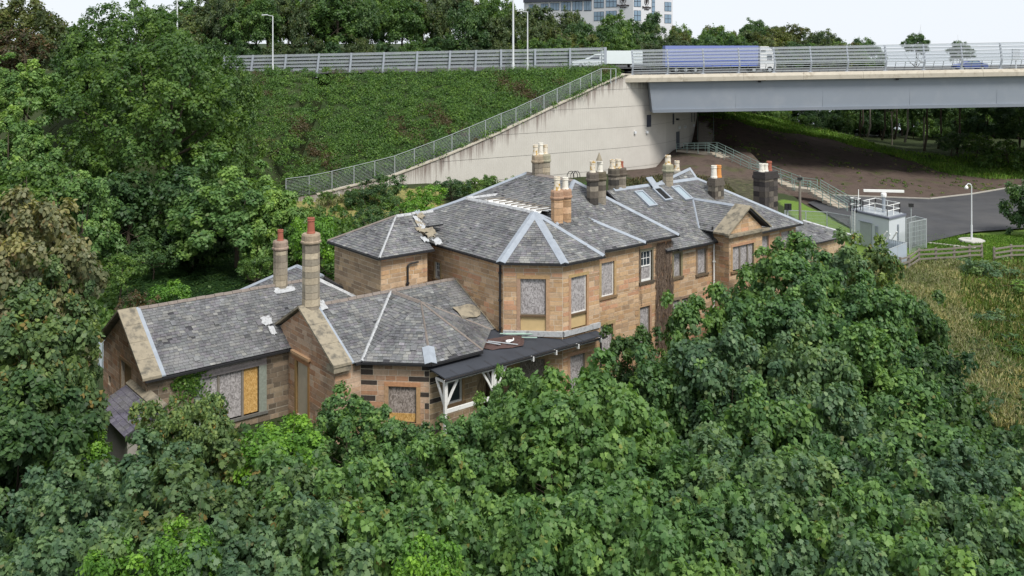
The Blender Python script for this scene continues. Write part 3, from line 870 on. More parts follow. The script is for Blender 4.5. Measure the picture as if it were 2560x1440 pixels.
# bay block (nearest tall roof)
A8 = 8.9
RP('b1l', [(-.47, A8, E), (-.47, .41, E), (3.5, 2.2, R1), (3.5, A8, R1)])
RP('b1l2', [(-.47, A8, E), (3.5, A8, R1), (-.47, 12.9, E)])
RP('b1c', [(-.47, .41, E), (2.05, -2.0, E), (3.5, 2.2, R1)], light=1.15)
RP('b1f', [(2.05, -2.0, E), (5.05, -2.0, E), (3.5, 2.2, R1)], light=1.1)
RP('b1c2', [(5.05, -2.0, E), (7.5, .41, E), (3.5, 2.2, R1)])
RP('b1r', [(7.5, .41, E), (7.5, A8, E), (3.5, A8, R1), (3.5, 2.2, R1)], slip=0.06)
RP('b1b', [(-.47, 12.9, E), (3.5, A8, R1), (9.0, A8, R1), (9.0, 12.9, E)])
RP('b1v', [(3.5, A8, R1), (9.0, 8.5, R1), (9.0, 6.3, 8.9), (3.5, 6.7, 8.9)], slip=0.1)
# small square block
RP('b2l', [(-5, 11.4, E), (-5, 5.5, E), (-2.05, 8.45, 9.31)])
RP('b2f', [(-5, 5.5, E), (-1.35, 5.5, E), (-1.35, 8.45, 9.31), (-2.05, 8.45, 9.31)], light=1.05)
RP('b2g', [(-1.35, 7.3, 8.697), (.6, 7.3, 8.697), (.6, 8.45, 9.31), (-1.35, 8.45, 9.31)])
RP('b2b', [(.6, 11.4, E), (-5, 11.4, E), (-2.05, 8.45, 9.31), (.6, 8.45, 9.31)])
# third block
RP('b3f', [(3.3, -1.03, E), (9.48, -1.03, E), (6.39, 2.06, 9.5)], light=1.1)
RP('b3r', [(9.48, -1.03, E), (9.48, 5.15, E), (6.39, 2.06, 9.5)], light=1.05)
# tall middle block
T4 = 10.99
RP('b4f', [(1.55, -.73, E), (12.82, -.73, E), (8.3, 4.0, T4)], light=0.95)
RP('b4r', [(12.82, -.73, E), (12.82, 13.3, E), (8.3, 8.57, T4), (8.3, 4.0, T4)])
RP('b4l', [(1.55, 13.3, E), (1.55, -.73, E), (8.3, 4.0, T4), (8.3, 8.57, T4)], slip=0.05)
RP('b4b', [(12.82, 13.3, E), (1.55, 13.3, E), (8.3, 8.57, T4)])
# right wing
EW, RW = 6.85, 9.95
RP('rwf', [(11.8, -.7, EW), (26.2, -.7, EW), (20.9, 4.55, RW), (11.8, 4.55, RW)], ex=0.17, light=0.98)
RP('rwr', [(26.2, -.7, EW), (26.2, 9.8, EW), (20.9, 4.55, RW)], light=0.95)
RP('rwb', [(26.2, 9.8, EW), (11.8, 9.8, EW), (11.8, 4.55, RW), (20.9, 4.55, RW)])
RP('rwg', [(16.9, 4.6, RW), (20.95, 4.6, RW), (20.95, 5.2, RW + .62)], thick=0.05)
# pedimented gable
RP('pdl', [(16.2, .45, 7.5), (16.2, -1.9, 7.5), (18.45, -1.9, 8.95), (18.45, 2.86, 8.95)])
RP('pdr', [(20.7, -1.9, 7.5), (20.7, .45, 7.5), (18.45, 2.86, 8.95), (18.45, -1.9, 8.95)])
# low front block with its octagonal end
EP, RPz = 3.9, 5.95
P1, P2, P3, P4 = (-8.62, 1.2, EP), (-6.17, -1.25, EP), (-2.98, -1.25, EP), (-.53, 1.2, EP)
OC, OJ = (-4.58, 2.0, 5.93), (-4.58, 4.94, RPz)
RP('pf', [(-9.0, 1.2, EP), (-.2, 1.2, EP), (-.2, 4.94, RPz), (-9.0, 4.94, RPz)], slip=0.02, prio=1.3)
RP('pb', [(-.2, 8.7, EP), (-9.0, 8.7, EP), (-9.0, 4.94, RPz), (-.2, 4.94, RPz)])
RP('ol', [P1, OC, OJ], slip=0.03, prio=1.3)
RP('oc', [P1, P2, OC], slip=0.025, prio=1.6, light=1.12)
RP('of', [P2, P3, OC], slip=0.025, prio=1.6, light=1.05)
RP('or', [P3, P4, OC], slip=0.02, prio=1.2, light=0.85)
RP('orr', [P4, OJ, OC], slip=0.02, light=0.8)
# long low wing
RP('wf', [(-16.6, 6.2, 3.6), (-2.7, 6.2, 3.6), (-6.5, 10, 6.0), (-16.6, 10, 6.0)], slip=0.02, prio=1.15)
RP('wr', [(-2.7, 6.2, 3.6), (-2.7, 13.8, 3.6), (-6.5, 10, 6.0)])
RP('wb', [(-2.7, 13.8, 3.6), (-16.6, 13.8, 3.6), (-16.6, 10, 6.0), (-6.5, 10, 6.0)])
RP('xl', [(-9.8, 17.3, 3.6), (-9.8, 10, 3.6), (-6.0, 10, 6.0), (-6.0, 13.5, 6.0)])
RP('xr', [(-2.2, 10, 3.6), (-2.2, 17.3, 3.6), (-6.0, 13.5, 6.0), (-6.0, 10, 6.0)])
# lean-to at the gable end, bigger purple slates
RP('lt', [(-19.05, 8.75, 1.95), (-19.05, 4.2, 1.95), (-17.2, 4.2, 2.85), (-17.2, 8.75, 2.85)], sw=0.36, ex=0.27, pal=[(0.165, 0.155, 0.20), (0.19, 0.18, 0.22), (0.15, 0.14, 0.185)], slip=0.0, prio=1.5)
# low annexe past the right wing
RP('anf', [(25.9, -1.5, 5.5), (31.2, -1.5, 5.5), (29.4, 1.4, 6.35), (25.9, 1.4, 6.35)], slip=0.03)
RP('anr', [(31.2, -1.5, 5.5), (31.2, 6, 5.5), (29.4, 3.4, 6.35), (29.4, 1.4, 6.35)])
RP('anb', [(31.2, 6, 5.5), (25.9, 6, 5.5), (25.9, 1.4, 6.35), (29.4, 1.4, 6.35), (29.4, 3.4, 6.35)][:4])

# ---- lead on hips and ridges
def fl(p, q, a, b_, w=.2, **kw): return flashing(p, q, roofs[a], roofs[b_], w=w * .85, **kw)
fl((-.47, .41, E), (3.5, 2.2, R1), 'b1l', 'b1c', w=0.33)
fl((2.05, -2.0, E), (3.5, 2.2, R1), 'b1c', 'b1f', w=0.28)
fl((5.05, -2.0, E), (3.5, 2.2, R1), 'b1f', 'b1c2', w=0.24)
fl((7.5, .41, E), (3.5, 2.2, R1), 'b1c2', 'b1r', w=0.2)
fl((-.47, 12.9, E), (3.5, A8, R1), 'b1l2', 'b1b', w=0.2)
ridge_tiles((3.5, 2.3, R1 + .02), (3.5, A8, R1 + .02), 'lead_white', 0.13)
ridge_tiles((3.5, A8, R1 + .02), (9.0, 8.5, R1 + .02), 'lead_white', 0.13)
fl((9.48, -1.03, E), (6.39, 2.06, 9.5), 'b3f', 'b3r', w=0.2)
fl((12.82, -.73, E), (8.3, 4.0, T4), 'b4f', 'b4r', w=0.22)
fl((1.55, 13.3, E), (8.3, 8.57, T4), 'b4l', 'b4b', w=0.22)
fl((8.3, 4.0, T4), (8.3, 8.57, T4), 'b4l', 'b4r', w=0.2, mat='ridge_tile')
fl((1.55, -.73, E), (8.3, 4.0, T4), 'b4l', 'b4f', w=0.14)
fl((12.4, 4.55, RW), (20.9, 4.55, RW), 'rwf', 'rwb', w=0.24)
fl((26.2, -.7, EW), (20.9, 4.55, RW), 'rwf', 'rwr', w=0.22)
fl((16.9, 4.6, RW + .02), (20.95, 5.2, RW + .64), 'rwg', 'rwb', w=0.16)
fl((20.95, 4.6, RW + .02), (20.95, 5.2, RW + .64), 'rwg', 'rwr', w=0.16)
fl((16.2, .45, 7.5), (18.45, 2.86, 8.95), 'rwf', 'pdl', w=0.18)
fl((18.45, -1.0, 8.95), (18.45, 2.86, 8.95), 'pdl', 'pdr', w=0.16)
ridge_tiles((-2.05, 8.45, 9.33), (.6, 8.45, 9.33), 'lead_white', 0.12)
fl((-5, 5.5, E), (-2.05, 8.45, 9.31), 'b2l', 'b2f', w=0.07, mat='lead_white', rag=.2)
fl((-5, 11.4, E), (-2.05, 8.45, 9.31), 'b2l', 'b2b', w=0.07, mat='ridge_tile')
fl(P1, OJ, 'pf', 'ol', w=0.17, mat='lead_white', rag=.3)
fl(P2, OC, 'oc', 'of', w=0.055, mat='ridge_tile', rag=.3)
fl(P3, OC, 'of', 'or', w=0.055, mat='ridge_tile', rag=.3)
fl(P4, OJ, 'or', 'orr', w=0.08, mat='ridge_tile', rag=.3)
a_, b_ = UV(*P2), UV(*OC)
flashing(a_, a_.lerp(b_, .26), roofs['oc'], roofs['of'], w=0.3, lift=0.075)
ridge_tiles((-8.8, 4.94, RPz + .02), (-.3, 4.94, RPz + .02))
ridge_tiles((-4.58, 2.1, 5.95), (-4.58, 4.8, 5.97))
ridge_tiles((-16.6, 10, 6.02), (-6.6, 10, 6.02))
fl((-2.7, 6.2, 3.6), (-6.5, 10, 6.0), 'wf', 'wr', w=0.16, mat='lead_white', rag=.3)
fl((-9.8, 17.3, 3.6), (-6.0, 13.5, 6.0), 'xl', 'wb', w=0.2)
ridge_tiles((-6.0, 10.2, 6.02), (-6.0, 13.5, 6.02), 'lead', .14)
fl((31.2, -1.5, 5.5), (29.4, 1.4, 6.35), 'anf', 'anr', w=0.12, mat='lead_white')

# gutters and eaves boards
for a_, b_ in (((-.5, A8, E - .06), (-.5, .4, E - .06)), ((-.5, .4, E - .06), (2.05, -2.05, E - .06)), ((2.05, -2.05, E - .06), (5.05, -2.05, E - .06)), ((5.4, -1.08, E - .06), (9.5, -1.08, E - .06)),
               ((9.3, -.78, E - .06), (12.85, -.78, E - .06)), ((-5.05, 11.4, E - .06), (-5.05, 5.45, E - .06)), ((-5.05, 5.45, E - .06), (-1.35, 5.45, E - .06)), ((12.8, -.75, EW - .06), (16.6, -.75, EW - .06)),
               ((20.3, -.75, EW - .06), (26.2, -.75, EW - .06)), ((-17.5, 6.13, 3.52), (-9.95, 6.13, 3.52)), ((-8.7, 1.15, EP - .06), (-6.17, -1.3, EP - .06)), ((-6.17, -1.3, EP - .06), (-3.0, -1.3, EP - .06)), ((-9.0, 1.15, EP - .06), (-8.6, 1.15, EP - .06))):
    gutter(a_, b_)

# ---- walls: mortar behind, every stone in front of it
TAN = [(0.468, 0.310, 0.178), (0.515, 0.353, 0.212), (0.421, 0.271, 0.157), (0.538, 0.385, 0.253), (0.445, 0.316, 0.205), (0.491, 0.284, 0.178), (0.386, 0.266, 0.171)]
PINK = [(0.438, 0.279, 0.181), (0.483, 0.327, 0.230), (0.404, 0.232, 0.145), (0.505, 0.374, 0.279), (0.371, 0.243, 0.170), (0.449, 0.309, 0.218), (0.337, 0.238, 0.175)]
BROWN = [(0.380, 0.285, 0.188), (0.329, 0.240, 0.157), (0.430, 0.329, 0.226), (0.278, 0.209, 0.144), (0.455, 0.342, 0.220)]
DULL = [(0.22, 0.175, 0.125), (0.17, 0.135, 0.10), (0.26, 0.20, 0.145), (0.13, 0.105, 0.08), (0.24, 0.195, 0.14)]
def wall(a, b, z0, z1, opens=(), pal=TAN, mat='sandstone', course=0.26, slen=(0.38, 0.92), gable=None, prio=1.0, quoin=(None, None), mortar='mortar', name='wall', thick=0.3):
    A, B = UV(*a), UV(*b); d = (B - A); L = d.length; d /= L; n = Vector((d.y, -d.x, 0))
    pt = lambda s, z, o=0.0: Vector((A.x + d.x * s + n.x * o, A.y + d.y * s + n.y * o, z))
    poly = [(0, z0), (L, z0), (L, z1)] + ([(s, z) for s, z in gable] if gable else []) + [(0, z1)]
    zt = max(p[1] for p in poly); hp = half_planes(poly)
    # backing, cut round the openings
    zs = sorted({z0, zt, z1} | {o[2] for o in opens} | {o[3] for o in opens}); zs = [z for z in zs if z0 <= z <= zt]
    bb = MB()
    for za, zb in zip(zs, zs[1:]):
        if zb - za < 1e-3: continue
        cuts = sorted([(o[0], o[1]) for o in opens if o[2] < (za + zb) / 2 < o[3]])
        s = 0.0; segs = []
        for c0, c1 in cuts: segs.append((s, c0)); s = c1
        segs.append((s, L))
        for s0, s1 in segs:
            if s1 - s0 < 1e-3: continue
            pl = clip([(s0, za), (s1, za), (s1, zb), (s0, zb)], hp)
            if len(pl) > 2: bb.prism([pt(x, z, -thick) for x, z in pl], n * thick)
    w = bb.build(name, mortar, hs)
    w['_n'] = 0; del w['_n']
    # courses
    rows = []; z = z0
    while z < zt - 0.04:
        h = course * random.uniform(0.85, 1.18); rows.append((z, min(zt, z + h))); z += h
    for (ra, rb) in rows:
        cz = sorted({ra, rb} | {o[2] for o in opens if ra + .03 < o[2] < rb - .03} | {o[3] for o in opens if ra + .03 < o[3] < rb - .03})
        for za, zb in zip(cz, cz[1:]):
            cuts = sorted([(o[0], o[1]) for o in opens if o[2] < (za + zb) / 2 < o[3]])
            s = 0.0; segs = []
            for c0, c1 in cuts: segs.append((s, c0)); s = c1
            segs.append((s, L))
            for s0, s1 in segs:
                s = s0
                while s < s1 - 0.02:
                    l = random.uniform(*slen)
                    if s1 - s - l < 0.22: l = s1 - s
                    pl = clip([(s + .016, za + .016), (s + l - .016, za + .016), (s + l - .016, zb - .016), (s + .016, zb - .016)], hp)
                    if len(pl) > 2 and area2(pl) > 0.008:
                        c = random.choice(pal); g = random.uniform(.88, 1.12)
                        for q, near in ((quoin[0], s <= s0 + .02 and s0 < .1), (quoin[1], s + l >= L - .02)):
                            if q and near and random.random() < q[1]: c = q[0]
                        pr = random.uniform(.008, .022); k = len(pl)
                        top = [pt(x, z_, pr) for x, z_ in pl]; bot = [pt(x, z_, -.01) for x, z_ in pl]
                        cen = pt(sum(p[0] for p in pl) / k, sum(p[1] for p in pl) / k)
                        dd = CAMP - cen
                        size = area2(pl) * max(0, n.dot(dd.normalized())) / dd.length_squared * prio
                        pyx = HY + (H - cen.z) * F / cen.y
                        if pyx > 1010: size *= 0.01
                        STONES.append((size, w, top + bot, [tuple(range(k))] + [(i, k + i, k + (i + 1) % k, (i + 1) % k) for i in range(k)], (c[0] * g, c[1] * g, c[2] * g), mat))
                    s += l
    return (A, d, n, w)
def rect(a, b, x0, x1, y0, y1):
    """opening in the wall a-b from the photo rows and columns that bound it"""
    xm, ym = (x0 + x1) / 2, (y0 + y1) / 2
    return [on_wall(a, b, x0, ym)[0], on_wall(a, b, x1, ym)[0], on_wall(a, b, xm, y1)[1], on_wall(a, b, xm, y0)[1]]
DR = (0.40, 0.27, 0.16)
def window(W, o, style='board', board='osb_grey', surr=0.17, sill=True, apron=None, scol=DR, frame='grey_timber', split=None, name='window'):
    """dressed-stone surround in the opening o (s0,s1,z0,z1) of wall W, with what closes it"""
    A, d, n, _ = W; s0, s1, z0, z1 = o
    pt = lambda s, z, k=0.0: Vector((A.x + d.x * s + n.x * k, A.y + d.y * s + n.y * k, z))
    def bx(b, sa, sb, za, zb, k0, k1, t=(1, 1, 1)):
        b.obox(pt((sa + sb) / 2, (za + zb) / 2, (k0 + k1) / 2), d * (sb - sa) / 2, n * (k1 - k0) / 2, (0, 0, (zb - za) / 2), t)
    w = MB(); g = lambda: tuple(x * random.uniform(.9, 1.1) for x in scol)
    bx(w, s0 - surr, s0, z0, z1, -.22, .035, g()); bx(w, s1, s1 + surr, z0, z1, -.22, .036, g()); bx(w, s0 - surr, s1 + surr, z1, z1 + surr, -.22, .04, g())
    wo = w.build(name, 'dressed', hs)
    if sill:
        b = MB(); bx(b, s0 - surr - .05, s1 + surr + .05, z0 - .14, z0, -.22, .1, tuple(x * .55 for x in scol)); b.build('sill', 'dressed', wo)
    zb0 = z0
    if apron:
        b = MB(); bx(b, s0 + .01, s1 - .01, z0 + .02, z0 + apron, -.16, -.06); b.build('panel', 'panel_ochre', wo)
        b = MB(); bx(b, s0, s1, z0 + apron, z0 + apron + .09, -.2, .05, tuple(x * .3 for x in scol)); b.build('inner_sill', 'dressed', wo); zb0 = z0 + apron + .09
    f = .055
    def board_part(sa, sb, za, zb, mt):
        b = MB(); bx(b, sa, sb, za, zb, -.16, -.1); b.build('board', mt, wo)
    if style == 'board' and not split:
        board_part(s0 + .02, s1 - .02, zb0 + .02, z1 - .02, board)
        b = MB()
        bx(b, s0, s0 + .03, zb0, z1, -.2, -.07); bx(b, s1 - f, s1, zb0, z1, -.2, -.07); bx(b, s0, s1, zb0, zb0 + f, -.2, -.071)
        b.build('frame', frame, wo)
    elif split:
        k = len(split); tot = sum(x[0] for x in split); s = s0
        for i, (wd, mt) in enumerate(split):
            e = s + (s1 - s0) * wd / tot
            board_part(s + .03, e - .03, zb0 + .03, z1 - .03, mt)
            if i: 
                b = MB(); bx(b, s - .06, s + .06, zb0, z1, -.2, -.03, tuple(x * .5 for x in scol)); b.build('mullion', frame, wo)
            s = e
    elif style == 'sash':
        zm = z0 + (z1 - z0) * .5
        b = MB()
        for (sa, sb, za, zb) in ((s0, s0 + .07, z0, z1), (s1 - .07, s1, z0, z1), (s0 + .07, s1 - .07, z1 - .07, z1), (s0 + .07, s1 - .07, z0, z0 + .12), (s0 + .07, s1 - .07, zm - .035, zm + .035)): bx(b, sa, sb, za, zb, -.17, -.08)
        b.build('frame', 'white_paint', wo)
        b = MB()
        for i in (1, 2): s = s0 + .07 + (s1 - s0 - .14) * i / 3; bx(b, s - .015, s + .015, zm + .036, z1 - .071, -.15, -.1)
        zz = (zm + z1) / 2; bx(b, s0 + .071, s1 - .071, zz - .015, zz + .015, -.149, -.101)
        b.build('glazing_bar', 'white_paint', wo)
        b = MB(); bx(b, s0 + .07, s1 - .07, zm, z1, -.145, -.13); b.build('pane', 'glass_dark', wo)
        b = MB(); bx(b, s0 + .07, s1 - .07, z0 + .1, zm, -.145, -.12); b.build('board', board, wo)
    return wo
WT = 7.68
# bay block
wa, wb, wc, wd, we_ = (-.17, 8.2), (-.17, .53), (2.17, -1.7), (4.93, -1.7), (7.2, .6)
o = rect(wa, wb, 1087, 1101, 655, 698); W = wall(wa, wb, 0, WT, [o], TAN, prio=1.1); window(W, o, 'sash', surr=.12)
o = rect(wb, wc, 1301, 1365, 697, 828); o2 = rect(wb, wc, 1300, 1362, 896, 1005)
W = wall(wb, wc, 0, WT, [o, o2], TAN, prio=1.6); window(W, o, apron=.78, surr=.2); window(W, o2, board='osb_brown', surr=.2)
o = rect(wc, wd, 1427, 1466, 690, 818); o2 = rect(wc, wd, 1425, 1462, 886, 985)
W = wall(wc, wd, 0, WT, [o, o2], TAN, prio=1.6); window(W, o, apron=.72, surr=.16, frame='white_paint'); window(W, o2, surr=.18)
wall(wd, we_, 0, WT, [], TAN)
# third and fourth blocks on the garden front
wa, wb = (5.2, -.75), (9.18, -.75)
o = rect(wa, wb, 1503, 1535, 655, 740); o2 = rect(wa, wb, 1500, 1532, 812, 905)
W = wall(wa, wb, 0, WT, [o, o2], TAN, prio=1.3); window(W, o, surr=.17, frame='white_paint'); window(W, o2, surr=.2)
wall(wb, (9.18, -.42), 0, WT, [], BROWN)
wa, wb = (9.18, -.42), (12.5, -.42)
o = rect(wa, wb, 1602, 1629, 627, 703); o2 = rect(wa, wb, 1599, 1624, 766, 860)
W = wall(wa, wb, 0, WT, [o, o2], TAN, 'sandstone_sooty'); window(W, o, 'sash', surr=.15, scol=(.16, .13, .1)); window(W, o2, surr=.16)
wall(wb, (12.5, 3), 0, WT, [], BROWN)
wall((-.17, 12.6), (-.17, 11.0), 0, WT, [], TAN)
# right wing
wa, wb = (12.5, -.35), (16.7, -.35)
opx = [(1684, 1702, 633, 692), (1743, 1765, 622, 684), (1682, 1698, 750, 800), (1704, 1720, 745, 795)]
oo = [rect(wa, wb, *q) for q in opx]
W = wall(wa, wb, 0, EW - .05, oo, TAN, 'sandstone_sooty')
for o in oo: window(W, o, surr=.15, scol=(.25, .19, .13))
wall((16.7, -.35), (16.7, -1.6), 0, 7.45, [], TAN, 'sandstone')
wa, wb = (16.7, -1.6), (20.2, -1.6)
o = rect(wa, wb, 1831, 1884, 612, 672)
W = wall(wa, wb, 0, 7.45, [o], TAN, 'sandstone', gable=[(1.75, 8.78)], prio=1.0)
window(W, o, split=[(1, 'osb_grey'), (1, 'osb_grey'), (.7, 'osb_grey')], surr=.16, frame='grey_timber')
wall((20.2, -1.6), (20.2, -.35), 0, 7.45, [], TAN)
wa, wb = (20.2, -.35), (25.9, -.35)
oo = [rect(wa, wb, 1903, 1921, 590, 640), rect(wa, wb, 1952, 1975, 578, 620)]
W = wall(wa, wb, 0, EW - .05, oo, TAN)
for o in oo: window(W, o, surr=.15)
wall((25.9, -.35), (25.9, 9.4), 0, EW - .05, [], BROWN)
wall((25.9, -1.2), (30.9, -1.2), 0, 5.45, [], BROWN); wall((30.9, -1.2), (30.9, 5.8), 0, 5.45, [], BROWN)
# small square block
o = None
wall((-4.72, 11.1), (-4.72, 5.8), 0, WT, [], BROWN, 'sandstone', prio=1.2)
wall((-4.72, 5.8), (-1.6, 5.8), 0, WT, [], TAN, 'sandstone', prio=1.2)
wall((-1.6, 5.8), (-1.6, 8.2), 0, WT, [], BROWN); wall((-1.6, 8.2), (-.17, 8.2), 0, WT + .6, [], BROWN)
# low front block: gable, short front, octagon faces
SOOT = ((.06, .05, .045), .5)
wa, wb = (-9.95, 8.4), (-9.95, 1.5)
o = rect(wa, wb, 742, 770, 908, 1075); o[2] = max(o[2], .35)
gs = 8.4 - 4.94
W = wall(wa, wb, 0, 3.95, [o], PINK, 'sandstone', gable=[(gs + 3.44, 3.95), (gs, 5.92), (gs - 3.44, 3.95)][1:2], prio=1.5)
wo = window(W, o, 'none', surr=.2, sill=False, scol=(.40, .22, .10), name='doorway')
A_, d_, n_, _ = W
def wpt(s, z, k=0.0): return Vector((A_.x + d_.x * s + n_.x * k, A_.y + d_.y * s + n_.y * k, z))
b = MB(); b.obox(wpt((o[0] + o[1]) / 2, (o[2] + o[3]) / 2, -.1), d_ * (o[1] - o[0]) / 2, n_ * .03, (0, 0, (o[3] - o[2]) / 2)); b.build('blind_panel', 'render_panel', wo)
b = MB(); b.obox(wpt((o[0] + o[1]) / 2, o[3] + .42, .09), d_ * ((o[1] - o[0]) / 2 + .36), n_ * .1, (0, 0, .07), (.46, .3, .18)); b.obox(wpt((o[0] + o[1]) / 2, o[3] + .3, .06), d_ * ((o[1] - o[0]) / 2 + .28), n_ * .06, (0, 0, .06), (.42, .26, .15)); b.build('cornice', 'dressed', wo)
wall((-9.95, 1.5), (-8.5, 1.5), 0, EP - .05, [], PINK, prio=1.5)
wa, wb = (-8.5, 1.5), (-6.05, -.95)
o = rect(wa, wb, 971, 1041, 966, 1056)
W = wall(wa, wb, 0, EP - .05, [o], PINK, prio=1.6, quoin=(SOOT, SOOT)); wo = window(W, o, board='osb_brown', surr=.2, sill=True, scol=(.42, .27, .15))
A_, d_, n_, _ = W
b = MB(); b.obox(wpt((o[0] + o[1]) / 2, o[2] + .22, -.09), d_ * (o[1] - o[0]) * .47, n_ * .02, (0, 0, .2)); b.build('board', 'osb_fresh', wo)
wa, wb = (-6.05, -.95), (-3.1, -.95)
o = [.9, 2.0, 1.5, 2.75]
W = wall(wa, wb, 0, EP - .05, [o], BROWN, 'sandstone_sooty', quoin=(SOOT, None)); wo = window(W, o, 'none', surr=.13)
A_, d_, n_, _ = W
b = MB(); b.obox(wpt(1.45, 2.12, -.15), d_ * .55, n_ * .02, (0, 0, .62)); b.build('pane', 'glass_dark', wo)
b = MB()
for s0_, s1_, z0_, z1_ in ((.9, .98, 1.5, 2.75), (1.92, 2.0, 1.5, 2.75), (.98, 1.92, 2.67, 2.75), (.98, 1.92, 1.5, 1.58)): b.obox(wpt((s0_ + s1_) / 2, (z0_ + z1_) / 2, -.08), d_ * (s1_ - s0_) / 2, n_ * .04, (0, 0, (z1_ - z0_) / 2))
b.build('frame', 'white_paint', wo)
wall((-3.1, -.95), (-.65, 1.5), 0, EP - .05, [], BROWN, 'sandstone_sooty')
# long wing: front with the three-light window, gable end
wa, wb = (-17.3, 6.5), (-9.95, 6.5)
o = rect(wa, wb, 505, 647, 962, 1062); o[3] = 2.95; o[2] = .55
W = wall(wa, wb, 0, 3.55, [o], DULL, 'sandstone_sooty', prio=1.3, mortar='mortar_grey')
wo = window(W, o, split=[(.95, 'osb_grey'), (1.4, 'osb_grey'), (.95, 'osb_fresh')], surr=.42, scol=(.255, .255, .24), name='window')
A_, d_, n_, _ = W
b = MB(); b.obox(wpt((o[0] + o[1]) / 2, 3.40, .035), d_ * ((o[1] - o[0]) / 2 + .36), n_ * .035, (0, 0, .085), (.25, .25, .235)); b.build('frieze', 'dressed', wo)
b = MB()
for s_ in (o[0] - .12, o[1] - .35):
    for k in range(5): b.lathe(wpt(s_ + k * .13, 3.33 + .03 * math.sin(k * 2), .075), [(.05, 0), (.075, .025), (.05, .05)], 7)
b.build('carved_scroll', 'black_iron', wo)
wa, wb = (-17.3, 13.5), (-17.3, 6.5)
o = rect(wa, wb, 303, 329, 908, 1010); o[2] = .3; o2 = rect(wa, wb, 271, 277, 940, 962)
W = wall(wa, wb, 0, 3.6, [o, o2], PINK, 'sandstone_sooty', gable=[(3.5, 5.9)], prio=1.3)
wo = window(W, o, 'none', surr=.15, sill=False, scol=(.3, .2, .12), name='doorway')
A_, d_, n_, _ = W
b = MB(); b.obox(wpt((o[0] + o[1]) / 2, (o[2] + o[3]) / 2, -.2), d_ * (o[1] - o[0]) / 2, n_ * .03, (0, 0, (o[3] - o[2]) / 2)); b.build('door', 'timber', wo)
b = MB(); b.obox(wpt((o2[0] + o2[1]) / 2, (o2[2] + o2[3]) / 2, -.2), d_ * (o2[1] - o2[0]) / 2, n_ * .03, (0, 0, (o2[3] - o2[2]) / 2)); b.build('vent', 'dark_void', hs)
# lean-to walls
b = MB(); b.ubox(-18.85, -17.3, 4.4, 4.55, 0, 1.95); b.ubox(-18.85, -18.7, 4.55, 8.6, 0, 1.95); b.add([UV(-18.85, 4.4, 1.95), UV(-17.3, 4.4, 1.95), UV(-17.3, 4.4, 2.7), UV(-18.85, 4.55, 1.95), UV(-17.3, 4.55, 1.95), UV(-17.3, 4.55, 2.7)], [(0, 1, 2), (5, 4, 3)])
b.build('lean_to_wall', 'harl', hs)
b = MB(); b.prism([UV(-17.6, 4.15, 2.72), UV(-17.15, 4.15, 2.94), UV(-17.15, 8.8, 2.94), UV(-17.6, 8.8, 2.72)], (0, 0, .06)); b.build('flashing', 'coping', hs)

# ---- stone skews (wide copings) of the gables
def skew(u0, u1, va, za, vb, zb, slabs, mat='coping', thick=.13, lead=None):
    for k in range(slabs):
        t0, t1 = k / slabs, (k + 1) / slabs
        va_, vb_ = va + (vb - va) * t0, va + (vb - va) * t1 - (vb - va) * .006; za_, zb2 = za + (zb - za) * t0, za + (zb - za) * t1 - (zb - za) * .006
        MB().prism([UV(u0, va_, za_), UV(u1, va_, za_), UV(u1, vb_, zb2), UV(u0, vb_, zb2)], (0, 0, thick)).build('coping_slab', mat, hs)
    if lead:
        MB().prism([UV(u1, va, za + .03), UV(u1 + lead, va, za + .03), UV(u1 + lead, vb, zb + .03), UV(u1, vb, zb + .03)], (0, 0, .06)).build('flashing', 'lead', hs)
skew(-17.62, -16.72, 6.12, 3.58, 10, 6.02, 4, lead=.2)
skew(-17.62, -16.72, 13.9, 3.58, 10.02, 6.02, 4)
skew(-10.2, -9.2, 1.15, 3.9, 4.93, 6.0, 3, lead=.14)
skew(-10.2, -9.2, 8.72, 3.9, 4.95, 6.0, 3)
b = MB(); b.ubox(-10.15, -9.2, 1.2, 1.95, 3.62, 3.93); b.build('skew_putt', 'coping', hs)
for s_, u0 in ((1, 16.15), (-1, 20.75)):
    b = MB(); b.prism([UV(u0, -1.98, 7.42), UV(18.45, -1.98, 8.99), UV(18.45, -.75, 8.99), UV(u0, -.75, 7.42)], (0, 0, .12)); b.build('coping_slab', 'coping', hs)
b = MB(); b.ubox(16.3, 20.6, -1.92, -1.55, 7.25, 7.42); b.build('cornice', 'coping', hs)
# torn lead and membrane where the roof has failed
def rag_sheet(name, cu, cv, cz, su, sv, mat, nrm, n=7, amp=.08):
    b = MB(); g = [[None] * (n + 1) for _ in range(n + 1)]
    for i in range(n + 1):
        for j in range(n + 1):
            e = 1 + .16 * random.uniform(-1, 1) * (i in (0, n) or j in (0, n))
            u, v = cu + su * (i / n - .5) * e, cv + sv * (j / n - .5) * e
            q = UV(u, v, 0); p0 = UV(cu, cv, cz)
            z = p0.z - (nrm.x * (q.x - p0.x) + nrm.y * (q.y - p0.y)) / nrm.z + amp * random.random()
            g[i][j] = Vector((q.x, q.y, z))
    for i in range(n):
        for j in range(n):
            b.face([g[i][j], g[i + 1][j], g[i + 1][j + 1], g[i][j + 1]]); b.face([x - Vector((0, 0, .02)) for x in (g[i][j + 1], g[i + 1][j + 1], g[i + 1][j], g[i][j])])
    return b.build(name, mat, hs)
q = ray_plane(1330, 514, UV(5.2, 4, 9.35), Vector((0, 0, 1)))
rag_sheet('torn_membrane', 5.3, 5.2, 9.62, 2.5, 5.4, 'membrane', Vector((0, 0, 1)), amp=.1)
b = MB()
for k in range(9): b.ubox(4.1 + .02 * k, 6.5, 2.7 + k * .62, 2.74 + k * .62, 9.72, 9.79)
b.build('roof_batten', 'grey_timber', hs)
